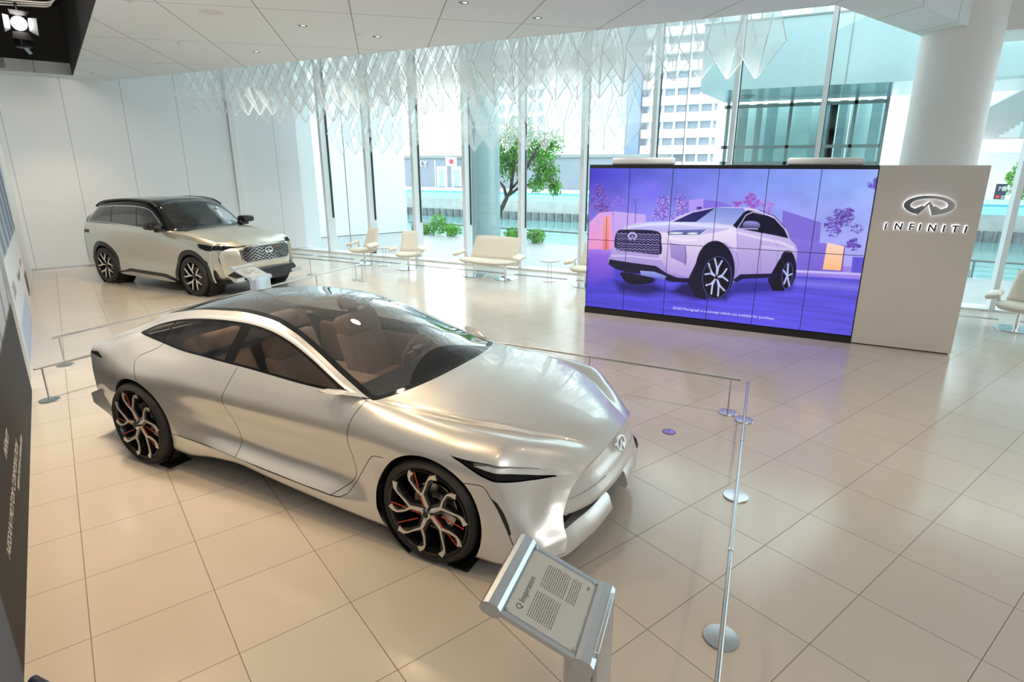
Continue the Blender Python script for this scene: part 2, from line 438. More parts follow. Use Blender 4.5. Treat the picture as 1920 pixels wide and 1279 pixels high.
def _parts(S, labels):
    """face indices of the separate pieces carrying the labels"""
    idx = [i for i, l in enumerate(S.L) if l in labels]; par = {}
    def find(a):
        while par.setdefault(a, a) != a: par[a] = par[par[a]]; a = par[a]
        return a
    for i in idx:
        f = S.F[i]; r = find(f[0])
        for v in f[1:]: par[find(v)] = r
    grp = {}
    for i in idx: grp.setdefault(find(S.F[i][0]), []).append(i)
    return list(grp.values())
def extract_pieces(S, labels, name, m, parent, origin, offset=0., minf=6):
    labels = labels if isinstance(labels, (list, tuple)) else [labels]
    for g in _parts(S, labels):
        if len(g) < minf: continue
        S2 = Shell([], []); S2.V = S.V; S2.N = S.N; S2.F = [S.F[i] for i in g]; S2.L = [S.L[i] for i in g]
        S2.extract(labels, name, m, parent, origin=origin, offset=offset)
def loft_body(keys, Xs, yc, nsub, sharp=(), warp=None, tail=None):
    """keys: list (bottom -> roof centre) of [(X, half width, z), ...]; returns V, F for both sides"""
    K = []
    for k in keys:
        k = sorted(k); xs = [p[0] for p in k]
        K.append((pchip(xs, [p[1] for p in k], Xs), pchip(xs, [p[2] for p in k], Xs)))
    rows = []
    for i, X in enumerate(Xs):
        pts = [(float(a[0][i]), float(a[1][i])) for a in K]; row = []; n = len(pts)
        # split at sharp keys, catmull inside each run
        cuts = [0] + [q for q in sharp] + [n - 1]
        for c in range(len(cuts) - 1):
            run = list(range(cuts[c], cuts[c + 1] + 1)); seg = []
            ext = [pts[j] for j in run]
            last = (c == len(cuts) - 2)
            if last: ext2 = ext + [(-ext[-2][0], ext[-2][1])]
            else: ext2 = ext
            for j in range(len(ext) - 1):
                p0 = np.array(ext2[j - 1] if j else (2 * np.array(ext2[0]) - np.array(ext2[1]))); p1 = np.array(ext2[j]); p2 = np.array(ext2[j + 1])
                p3 = np.array(ext2[j + 2] if j + 2 < len(ext2) else (2 * p2 - p1))
                ns_ = nsub[run[j]]
                for t in np.arange(ns_) / ns_:
                    # centripetal-ish: limit tangents by chord
                    l1 = max(np.linalg.norm(p1 - p0), 1e-6); l2 = max(np.linalg.norm(p2 - p1), 1e-6); l3 = max(np.linalg.norm(p3 - p2), 1e-6)
                    m1 = ((p1 - p0) / l1 * l2 + (p2 - p1) / l2 * l1) / (l1 + l2) * l2
                    m2 = ((p2 - p1) / l2 * l3 + (p3 - p2) / l3 * l2) / (l2 + l3) * l2
                    h = (2 * t**3 - 3 * t**2 + 1) * p1 + (t**3 - 2 * t**2 + t) * m1 + (-2 * t**3 + 3 * t**2) * p2 + (t**3 - t**2) * m2
                    seg.append((float(h[0]), float(h[1])))
            row += seg
        row.append(pts[-1]); rows.append(row)
    m = len(rows[0]); V = []; F = []
    for X, row in zip(Xs, rows):
        full = [(w, z) for w, z in row] + [(-w, z) for w, z in reversed(row[:-1])]
        for j, (w, z) in enumerate(full):
            x = X
            if warp: x, w, z = warp(X, w, z)
            V.append((x, yc - w, z))
    L = 2 * m - 1
    for i in range(len(Xs) - 1):
        for j in range(L - 1):
            F.append((i * L + j, (i + 1) * L + j, (i + 1) * L + j + 1, i * L + j + 1))
    return V, F, L

# ------------------------------------------------------------------ the hall
CEIL = 4.40
EV = Vector((math.cos(R(-24.95)), math.sin(R(-24.95)), 0)); NV = Vector((math.cos(R(65.05)), math.sin(R(65.05)), 0))
ROT = RZ(R(-24.95))
def en(e, n, z=0): return EV * e + NV * n + Vector((0, 0, z))
fl = MB(); fl.add([(-18.5, 10.3, 0), (-18.5, -8, 0), (14, -14, 0), (14, 10.3, 0), (-18.5, 10.3, -.3), (-18.5, -8, -.3), (14, -14, -.3), (14, 10.3, -.3)],
                  [(0, 1, 2, 3), (7, 6, 5, 4), (0, 4, 5, 1), (1, 5, 6, 2), (2, 6, 7, 3), (3, 7, 4, 0)])
struct(fl.build('floor', M['floor']))
struct(MB().box((-18.5, 10.3, -.3), (14, 10.72, .035)).build('trim_1', M['white']))
# ceiling: built in the tile frame (e along the saloon-side wall, n towards the windows)
c = MB()
def slab(mb, poly, z0, z1): mb.prism(poly, 'z', z0, z1)
edge_n = lambda e: (6.65 - e * EV.y) / NV.y     # where the ceiling stops, Y = 6.65
c_o = MB()
slab(c_o, [(-17.6, -1.33), (-2.95, -1.33), (-2.95, edge_n(-2.95)), (-17.6, edge_n(-17.6))], CEIL, CEIL + .25)
slab(c_o, [(-2.95, -1.33), (-2.28, -1.33), (-2.28, 9.6), (-2.95, 9.6)], CEIL, CEIL + 1.2)
slab(c_o, [(-17.6, -1.33), (-16.55, -1.33), (-16.55, -2.78), (-17.6, -2.78)], CEIL, CEIL + .25)
slab(c_o, [(-17.6, -2.70), (-2.28, -2.70), (-2.28, -2.95), (-17.6, -2.95)], CEIL, CEIL + .25)
o = c_o.build('ceiling', M['ceil']); o.matrix_world = ROT; struct(o)
c2 = MB(); slab(c2, [(-2.28, -6), (12, -6), (12, 15.9), (-2.28, 9.55)], CEIL + .95, CEIL + 1.2)
o = c2.build('ceiling_upper', M['white']); o.matrix_world = ROT; struct(o)
c3 = MB(); c3.box((1.75, 9.28, CEIL), (14, 10.30, CEIL + 1.6)); struct(c3.build('ceiling_beam', M['white']))
# atrium roof over the window strip
struct(MB().box((-18, 6.65, 7.4), (14, 10.8, 7.6)).build('ceiling_atrium', M['white']))
struct(MB().add([(-18, 6.65, CEIL + .02), (-.35, 6.65, CEIL + .02), (-.35, 6.65, 7.5), (-18, 6.65, 7.5), (-18, 6.5, CEIL + .02), (-.35, 6.5, CEIL + .02), (-.35, 6.5, 7.5), (-18, 6.5, 7.5)],
               [(0, 1, 2, 3), (7, 6, 5, 4), (0, 3, 7, 4), (1, 5, 6, 2), (3, 2, 6, 7), (0, 4, 5, 1)]).build('wall_upper', M['white']))
# black lighting recess in the ceiling
rc = MB()
for a, b in (((-16.55, -1.35, CEIL), (2.5, -1.33, CEIL + 1.4)), ((-16.55, -2.72, CEIL), (2.5, -2.70, CEIL + 1.4)), ((-16.57, -2.72, CEIL), (-16.55, -1.33, CEIL + 1.4)), ((-16.57, -2.72, CEIL + 1.4), (2.5, -1.33, CEIL + 1.42))):
    rc.box(a, b)
o = rc.build('ceiling_recess', M['matt_black']); o.matrix_world = ROT; struct(o)
# back wall of tall white panels, along NV
P0 = Vector((-16.458, 5.186, 0))
wb = MB(); wb.box((-1.2, 0, 0), (6.4, .25, 7.5))
o = wb.build('wall_back', M['bwall']); o.matrix_world = T(*P0) @ RZ(R(65.05)); struct(o)
o = MB().box((4.17, -.06, 0), (4.31, .02, 7.5)).build('trim_2', M['white_gloss']); o.matrix_world = T(*P0) @ RZ(R(65.05)); struct(o)
o = MB().box((-.8, -.012, 0), (5.9, 0.02, .05)).build('baseboard_back', M['steel']); o.matrix_world = T(*P0) @ RZ(R(65.05)); struct(o)
# left wall carrying the display boards, along EV
WL0 = Vector((-16.94, 4.80, 0)); LWA = math.atan2(-1.47 - 4.80, -3.19 + 16.94)
o = MB().box((-1.0, -.40, 0), (23.0, -.06, 4.6)).build('wall_left', M['bwall']); o.matrix_world = T(*WL0) @ RZ(LWA); struct(o)
LW = T(*WL0) @ RZ(LWA)
struct(MB().box((-6, -8.3, 0), (9.8, -8.0, 5.6)).build('wall_rear_blocker', M['white']))  # unseen wall, added to shut out sky light from behind
struct(MB().box((9.5, -8, 0), (9.8, 8.2, 5.6)).build('wall_right_blocker', M['white']))  # unseen wall, added to cut the sky light on column and right floor
# window fins, gaskets and panes
gk = []
for k in range(-1, 16):
    X = -12.80 + 1.568 * k; kk = k + 2
    f = MB(); f.box((X, 10.30, .03), (X + .085, 10.60, 7.4)); struct(f.build('trim_%d' % (kk + 2), M['mullion']))
    if k < 15:
        if k == -1:
            struct(MB().box((X + .085, 10.575, .035), (X + 1.568, 10.59, 7.4)).build('window_1', M['glass']))
        else:
            w = MB().box((X + .085, 10.575, .035), (X + 1.568, 10.59, 7.4)).build('window_%d' % kk, M['glass']); struct(w)
            if k in (0, 6): 
                MB().box((X + .62, 10.57, .035), (X + .635, 10.595, 7.4)).build('window_joint', M['steel'], w)
            MB().box((X + .085, 10.50, 1.0), (X + (.100 if k < 9 else .094), 10.56, 7.4)).build('window_gasket', M['black'], w)
# floor grilles along the glass
for k in range(-1, 12):
    X = -12.66 + 1.568 * k
    g = MB(); g.box((X + .1, 9.60, .0005), (X + 1.44, 9.70, .004))
    for q in range(5): g.box((X + .1, 9.605 + q * .02, .004), (X + 1.44, 9.613 + q * .02, .008))
    tag(g.build('floor_grille', M['steel']), 'narrow metal air grille set flush in the floor along the window wall', 'floor grille', 'floor grilles along the windows')
# big round column
struct(MB().lathe([(.52, 0), (.52, 7.4)], T(1.56, 9.25, 0), 96).build('column', M['white'], None, True, 40))

# ------------------------------------------------------------------ outdoors
M['terrace'] = grid_mat('terrace_paving', (.36, .39, .40), (.45, .48, .5), 1.2, .6, 0, 0, R(24.95), .012, .4, .04, .05)
M['water'] = mat('canal_water', (.14, .30, .31), .12, bump=.6, bscale=1.5)
M['outwhite'] = mat('white_cladding', (.86, .9, .92), .3)
M['cyan'] = mat('pale_cyan_enamel', (.34, .46, .49), .18)
M['greybrick'] = grid_mat('grey_cladding', (.30, .34, .40), (.25, .28, .33), 40, .3, 0, 0, 0, .04, .6)
M['darkframe'] = mat('grey_green_frame', (.22, .26, .26), .3)
M['concrete'] = mat('quay_concrete', (.34, .38, .38), .8, noise=.15, nscale=1)
M['pile'] = mat('steel_sheet_pile', (.13, .16, .17), .7, noise=.3, nscale=2)
M['leaf'] = mat('fresh_leaf', (.16, .42, .05), .5, noise=.5, nscale=3)
M['bark'] = mat('bark', (.10, .08, .06), .8)
M['twhite'] = mat('tower_white', (.84, .85, .86), .5)
M['twin'] = mat('tower_window', (.30, .36, .44), .12)
M['skyblue'] = mat('blue_hoarding', (.10, .42, .62), .5)
struct(MB().add([(-19, 10.72, -.3), (14, 10.72, -.3), (14, 13.3, -.3), (-19, 16.6, -.3), (-19, 10.72, -.02), (14, 10.72, -.02), (14, 13.3, -.02), (-19, 16.6, -.02)],
               [(0, 3, 2, 1), (4, 5, 6, 7), (0, 1, 5, 4), (1, 2, 6, 5), (2, 3, 7, 6), (3, 0, 4, 7)]).build('terrace', M['terrace']))
struct(MB().box((-80, 13.0, -2.6), (60, 50, -2.4)).build('canal_water', M['water']))
# outside wall on the left
a = Vector((-17.1, 10.62, 0)); b = Vector((-14.37, 16.1, 0)); ang = math.atan2(b.y - a.y, b.x - a.x); ln = (b - a).length
o = MB().box((0, 0, 0), (ln, .4, 9)).box((0, -.01, .0), (ln, 0, .03)).build('wall_outside', M['outwhite']); o.matrix_world = T(*a) @ RZ(ang); struct(o)
# round column outdoors
struct(MB().lathe([(.57, -.02), (.57, 9)], T(-9.72, 14.0, 0), 64).build('column_outside', M['cyan'], None, True))
# waterside railing
def rail_y(x): return 15.6 - (x + 8) * .098
rl = empty('waterside_railing', (-6, rail_y(-6), 0), 0, 'low grey cable railing at the edge of the terrace beside the canal', 'railing')
O_ = Vector((-6, rail_y(-6), 0))
MB().tube([Vector((-15, rail_y(-15), .37)) - O_, Vector((12, rail_y(12), .37)) - O_], .03, 10).build('handrail', M['darkframe'], rl, True)
for z in (.24, .13, .02, -.1): MB().tube([Vector((-15, rail_y(-15), z)) - O_, Vector((12, rail_y(12), z)) - O_], .007, 6).build('cable', M['steel'], rl)
for k in range(14):
    x = -14.2 + k * 1.95; p = Vector((x, rail_y(x), 0)) - O_
    m = MB(); m.box((p.x - .02, p.y - .02, -.3), (p.x + .02, p.y + .02, .36)); m.tube([(p.x - .14, p.y, .34), (p.x - .05, p.y, .1), (p.x - .05, p.y, -.3)], .014, 6)
    m.build('post', M['darkframe'], rl)
# shrubs
def leaf_cloud(name, c, rx, ry, rz, n, size, m, parent=None, hole=0.):
    mb = MB(); c = Vector(c)
    for _ in range(n):
        d = Vector((random.gauss(0, 1), random.gauss(0, 1), random.gauss(0, 1))).normalized() * (random.random() ** .45)
        p = c + Vector((d.x * rx, d.y * ry, d.z * rz)); e = Euler((random.uniform(0, 6), random.uniform(0, 6), random.uniform(0, 6))).to_matrix()
        s = size * random.uniform(.6, 1.3)
        mb.add([p + e @ Vector(v) for v in ((-s, 0, 0), (0, -s * .45, 0), (s, 0, 0), (0, s * .45, s * .2))], [(0, 1, 2, 3)])
    return mb.build(name, m, parent, fix=False)
for i, (px, py, r, lab) in enumerate([(800, 432, .42, 'green shrub at the terrace edge by the outside white wall'), (848, 432, .42, 'green shrub just left of the outdoor round column'),
                           (822, 420, .38, 'taller pointed green shrub seen through the window left of the outdoor column'), (962, 441, .36, 'green shrub at the foot of the canal side tree'), (1005, 443, .36, 'green shrub right of the tree trunk behind the railing')]):
    q = atz(px, py, .05); x = q.x * (15.15 + 2.39) / (q.y + 2.39); h = rail_y(x) - .28
    q = at(px, py, h)
    leaf_cloud('green_shrub', (q.x, h, max(.12, q.z)), r, .25, .26 if i != 2 else .42, 500, .05, M['leaf'])
    tag(D.objects[-1] if 0 else COL.objects[-1], lab, 'shrub')
# tree
tr = empty('canal_side_tree', (-9.95, 15.2, -.02), 0, 'bright green deciduous tree on the terrace seen between the window fins', 'tree')
t = MB(); base = Vector((-9.95, 15.2, 0))
trunk = [at(925, 449, 15.2), at(930, 420, 15.2), at(938, 395, 15.2), at(950, 370, 15.2)]
t.tube([p - base for p in trunk], [.11, .09, .08, .07], 10)
for path in ([(950, 370), (960, 352), (975, 335), (990, 310)], [(950, 370), (945, 350), (930, 330), (905, 300)], [(952, 366), (975, 350), (1010, 340), (1035, 335)], [(958, 355), (962, 320), (965, 280)], [(975, 335), (1000, 290), (1020, 260)]):
    t.tube([at(x, y, 15.2 + random.uniform(-.3, .3) * (i > 0)) - base for i, (x, y) in enumerate(path)], [.06, .045, .03, .015][:len(path)], 8)
t.build('trunk', M['bark'], tr, True)
cr = MB()
for px, py, r, n in [(905, 320, .55, 900), (935, 290, .7, 1200), (975, 260, .75, 1300), (1010, 290, .6, 1100), (1025, 325, .5, 800), (960, 310, .6, 900), (1040, 350, .28, 300), (1005, 345, .3, 300), (900, 265, .5, 600), (1035, 270, .5, 500)]:
    q = at(px, py, 15.2) - base
    for _ in range(n):
        d = Vector((random.gauss(0, 1), random.gauss(0, 1), random.gauss(0, 1))).normalized() * (random.random() ** .5) * r
        e = Euler((random.uniform(0, 6), random.uniform(0, 6), random.uniform(0, 6))).to_matrix(); s = random.uniform(.03, .06)
        d.y *= .5
        cr.add([q + d + e @ Vector(v) for v in ((-s, 0, 0), (0, -s * .5, 0), (s, 0, 0), (0, s * .5, s * .2))], [(0, 1, 2, 3)])
cr.build('leaves', M['leaf'], tr, fix=False)
# far bank
qy = 48
struct(MB().box((-80, qy, -3), (60, qy + 1.2, -.63)).build('quay_wall', M['concrete']))
pm = MB()
for k in range(140):
    x = -60 + k * .8; pm.lathe([(.32, -3), (.32, -1.66)], T(x, qy - .02, 0), 10)
struct(pm.build('quay_piles', M['pile'], None, True))
struct(MB().box((-80, qy + 1.2, -.8), (60, 120, -.65)).build('far_bank', M['concrete']))
hb = empty('blue_hoarding', (-24, qy + .6, -.62), 0, 'long pale blue and turquoise hoarding on the far bank of the canal', 'fence')
MB().box((-45, -.02, 0), (60, .02, .55)).build('lower_band', mat('turquoise', (.30, .66, .70), .5), hb)
MB().box((-45, -.03, .55), (60, .03, .70)).build('upper_band', M['skyblue'], hb)
MB().box((-45, -.02, .70), (60, .02, 1.05)).build('pale_band', mat('pale_turq', (.55, .80, .82), .5), hb)
def P2(px, py, Y): q = at(px, py, Y); return q.x, q.z
# low grey building
gx0, gz1 = P2(740, 297, 54); gx1, _ = P2(1240, 297, 54)
gb = empty('low_grey_building', ((gx0 + gx1) / 2, 54, -.65), 0, 'long low grey building with blue glazed doors across the canal', 'building'); go = Vector((gb.location))
MB().box((gx0 - go.x, 0, 0), (gx1 - go.x, 4, gz1 + .65)).build('walls', M['greybrick'], gb)
MB().box((gx0 - go.x, -.15, gz1 + .65), (gx1 - go.x, 4, gz1 + .95)).build('roof_edge', M['darkframe'], gb)
for px in (828, 856):
    x0, z1 = P2(px - 9, 312, 53.9); x1, z0 = P2(px + 9, 350, 53.9)
    d = MB().box((x0 - go.x, -.12, z0 - go.z), (x1 - go.x, .05, z1 - go.z)).build('door', M['outwhite'], gb)
    MB().box((x0 - go.x + .25, -.15, z0 - go.z), (x1 - go.x - .25, -.1, z1 - go.z - .3)).build('door_glass', M['cyan'], d)
me = text_mesh('SKY', 1.0, .03, 1.05); x, z = P2(778, 313, 53.8)
link_mesh('sign_lettering', me, M['outwhite'], gb, T(x - go.x, -.2, z - go.z) @ RX(R(90)))
# flag and poles
fp = empty('flag_pole', (*P2(838, 350, 53)[:1], 53, -.65), 0, 'thin white pole flying a white flag with a red disc', 'flag')
MB().tube([(0, 0, 0), (0, 0, P2(0, 298, 53)[1] + .9)], .05, 8).build('pole', M['outwhite'], fp, True)
fh = P2(0, 304, 53)[1] + .65
MB().box((0, -.02, fh - .45), (1.35, .02, fh + .45)).build('flag_cloth', M['outwhite'], fp)
MB().lathe([(0, 0), (.27, 0), (.27, .05), (0, .05)], T(.72, -.02, fh) @ RX(R(90)), 24).build('red_disc', mat('flag_red', (.75, .04, .08), .6), fp)
for i, px in enumerate((817, 848)):
    q = P2(px, 350, 53); m = MB().tube([(q[0], 53, -.65), (q[0], 53, P2(px, 300, 53)[1])], .04, 8).build('bare_flag_pole', M['outwhite'], None, True)
    tag(m, ['thin bare white pole left of the flag', 'thin bare white pole right of the flag'][i], 'pole')
# long white office block with window grid
def tower(name, label, px0, px1, ptop, Y, m, cells, zb=0):
    x0, z1 = P2(px0, ptop, Y); x1, _ = P2(px1, ptop, Y)
    r = empty(name, ((x0 + x1) / 2, Y, -.65), 0, label, 'building'); cx = (x0 + x1) / 2
    MB().box((x0 - cx, 0, zb), (x1 - cx, 12, z1 + .65)).build('walls', m, r)
    return r, x0 - cx, x1 - cx, z1 + .65
r, x0, x1, zt = tower('office_block', 'white office block with a grid of small grey windows, above the tree', 880, 1045, -60, 75, M['twhite'], 0)
wm = M['twin']
for i in range(7):
    for j in range(14):
        x = x0 + 1.6 + (x1 - x0 - 2.6) * i / 7; z = 7 + j * 1.75
        if z < zt - 1: MB().box((x, -.06, z), (x + .75, .02, z + 1.1)).build('window', wm, r)
r, x0, x1, zt = tower('white_panel_building', 'white building of large square panels left of the blue grey pier', 1045, 1188, 60, 66, M['outwhite'], 0)
for i in range(4):
    for j in range(3):
        x = x0 + 1.2 + i * 2.1; z = 5.5 + j * 3.3; MB().box((x, -.08, z), (x + 1.6, .02, z + 2.6)).build('panel', M['twhite'], r)
for i in range(2): MB().box((x0 + 2 + i * 3.6, -.12, zt - 4.2), (x0 + 3.6 + i * 3.6, .02, zt - 2.2)).build('window', M['concrete'], r)
r, x0, x1, zt = tower('blue_grey_pier', 'tall narrow blue grey pier between white panels and striped building', 1186, 1214, -40, 64, mat('blue_grey', (.22, .33, .5), .4), 0)
# striped tower
r, x0, x1, zt = tower('banded_office_tower', 'office tower of white balcony bands and dark windows right of the hanging screens', 1232, 1372, -90, 60, M['twin'], 0)
for j in range(14):
    z = 1.3 + j * 1.55
    MB().box((x0 - .3, -1.0, z), (x1 + .3, .05, z + .82)).build('balcony_band', M['twhite'], r)
for i in range(6):
    x = x0 + .4 + i * (x1 - x0 - .8) / 5; MB().box((x - .12, -.25, 0), (x + .12, .05, zt)).build('pier', M['twhite'], r)
# pale cyan bridge volume with its soffit and glazed vestibule
bv = empty('cyan_bridge_volume', (2, 17, 4.5), 0, 'large pale cyan enamel volume with dark panel joints overhanging the terrace', 'building')
bx = MB(); bx.add([(-5.57, -1, .04), (7, -1, .04), (7, -1, 1.78), (-5.57, -1, 1.78), (-5.4, 2.45, .04), (7, 2.6, .04), (7, 2.6, 1.78), (-5.4, 2.45, 1.78)], [(0, 1, 2, 3), (4, 7, 6, 5), (0, 4, 5, 1), (0, 3, 7, 4), (3, 2, 6, 7), (1, 5, 6, 2)])
bx.build('cladding', M['cyan'], bv)
for (x, y) in ((1593, 100),):
    xx = at(x, y, 16).x - 2; MB().box((xx - .012, -1.01, .04), (xx + .012, -.99, 1.78)).build('panel_joint', M['darkframe'], bv)
MB().box((-5.6, -1.03, 1.76), (7, -.98, 1.80)).build('panel_joint', M['darkframe'], bv)
MB().box((-5.6, -.98, 1.8), (7, -.9, 4.2)).build('upper_glazing', M['smallglass'], bv)
for k in range(9):
    MB().box((-5.3 + k * 1.2, -.5, 1.8), (-4.9 + k * 1.2, -.3, 4.2)).build('inner_panel', M['outwhite'], bv)
for x in (-4.1, -1.55, .9): MB().box((x - .02, -1.0, 1.8), (x + .02, -.88, 4.2)).build('glazing_bar', M['darkframe'], bv)
MB().lathe([(0, 0), (.09, 0), (.12, .05), (.2, .06), (.2, .08), (0, .08)], T(*(at(1402, 182, 17.6) - Vector((2, 17, 4.5)) - Vector((0, 0, .04))), ), 20).build('dome_camera', M['darkframe'], bv, True)
M['vest'] = mat('vestibule_inner', (.62, .78, .79), .5)
vs_ = empty('glazed_vestibule', (-1, 19.6, -.02), 0, 'glazed vestibule with grey green frames and white fins under the cyan volume', 'building')
def V2(px, py): q = at(px, py, 19.6); return q.x + 1, q.z + .02
xa, zt = V2(1360, 193); xb, _ = V2(1662, 193)
for px in (1362, 1478, 1597, 1655):
    x, _ = V2(px, 250); MB().box((x - .05, -.06, 0), (x + .05, .06, zt)).build('frame_post', M['darkframe'], vs_)
for py in (196, 275, 306): 
    _, z = V2(1500, py); MB().box((xa, -.06, z - .05), (xb, .06, z + .05)).build('frame_rail', M['darkframe'], vs_)
MB().box((xa, -.01, 0), (xb, .01, zt)).build('glazing', thin_glass('cyan_glass', (.88, .95, .95), .9), vs_)
for px, w in ((1400, 1.1), (1505, 1.9), (1548, .5), (1580, .3), (1625, 1.0)):
    x, _ = V2(px, 250); MB().box((x - w / 2, 1.2, 0), (x + w / 2, 1.3, zt)).build('inner_wall', M['vest'], vs_)
random.seed(3)
for px, w in ((1385, .30), (1415, .2), (1440, .35), (1500, .5), (1540, .3), (1575, .25), (1612, .2), (1640, .3)):
    x, _ = V2(px, 250); MB().box((x - w / 2, .7, 0), (x + w / 2, .8, zt)).build('inner_fin', random.choice([M['cyan'], M['concrete'], M['cyan'], M['vest']]), vs_)
# ribbed canopy seen right of the column and beside the vestibule
cnp = empty('ribbed_canopy', (6, 20, 5.1), 0, 'grey ribbed canopy roof beyond the windows right of the column', 'canopy')
cl_ = [atz(1838, 208, 5.1), atz(1926, 160, 5.1), atz(2100, 150, 5.1), atz(2100, 258, 5.1), atz(1838, 262, 5.1)]
MB().prism([(p.x - 6, p.y - 20) for p in cl_], 'z', 0, .3).build('soffit', mat('canopy_grey', (.24, .26, .28), .5), cnp)
for k in range(12):
    y0 = cl_[1].y - 20 + .6 + k * 1.9 * (1 + k * .06); x0 = 5.9 + k * .55 - 6
    pts = [(x0 + (12 + k) * t, y0 - 1.6 * math.sin(t * 1.5), -.05 - .25 * math.sin(t * PI)) for t in np.linspace(0, 1, 9)]
    MB().ribbon(pts, .16, .35, (0, 0, 1)).build('rib', M['outwhite'], cnp)
MB().tube([tuple(atz(1838, 206, 5.0) - Vector((6, 20, 5.1))), tuple(atz(1924, 160, 5.0) - Vector((6, 20, 5.1)))], .09, 8).build('edge_beam', M['outwhite'], cnp, True)
MB().tube([(7, 4, -5.1), (7, 4, 0)], .2, 16).build('support_post', M['darkframe'], cnp, True)
cn2 = empty('curved_louvre_screen', (1.6, 24, 3), 0, 'pale curved louvre screen right of the glazed vestibule', 'screen')
for k in range(16):
    z = -1.6 + k * .24
    MB().tube([(-.9 + .02 * k, 0, z), (-.2, .1, z + .18), (.6, .4, z + .5), (1.1, .8, z + 1.0)], .03, 6).build('louvre', M['outwhite'], cn2, True)
MB().box((.9, .9, -3.02), (1.1, 1.1, 3.2)).build('screen_post', M['outwhite'], cn2)
# dark notice board and hedge on the far bank at the right
sx, sz = P2(1862, 376, 50); sx1, sz1 = P2(1890, 345, 50)
nb = empty('far_notice_board', (sx, 50, -.6), 0, 'dark notice board with white writing across the canal, right of the logo wall', 'sign')
MB().box((0, 0, sz + .6), (sx1 - sx, .1, sz1 + .6)).box((.2, .02, 0), (.3, .08, sz + .6)).box((sx1 - sx - .3, .02, 0), (sx1 - sx - .2, .08, sz + .6)).build('board', mat('board_dark', (.02, .03, .06), .5), nb)
me = text_mesh('7\u756a\u5730', .36, .01); link_mesh('heading', me, M['outwhite'], nb, T(.12, -.02, sz1 + .6 - .45) @ RX(R(90)))
for k in range(2): MB().box((.4, -.02, sz + .75 + k * .13), (1.1, 0, sz + .80 + k * .13)).build('text_line', M['outwhite'], nb)
MB().lathe([(0, 0), (.12, 0), (0, .01)], T(.2, -.01, sz + .85) @ RX(R(90)), 16).build('red_mark', mat('mark_red', (.7, .05, .05), .5), nb)
sh = leaf_cloud('far_green_bushes', (sx1 + 1.5, 51, 1.6), 1.5, 1, 1.6, 900, .2, M['leaf']); tag(sh, 'green bushes across the canal behind the dark notice board', 'bushes')
x0_, z0_ = P2(1800, 330, 62); x1_, z1_ = P2(1960, 285, 62)
MB().box((x0_, 62, -.6), (x1_ + 8, 70, z1_)).build('far_white_building', M['outwhite']); tag(COL.objects[-1], 'plain low white building across the canal behind the dark notice board', 'building')

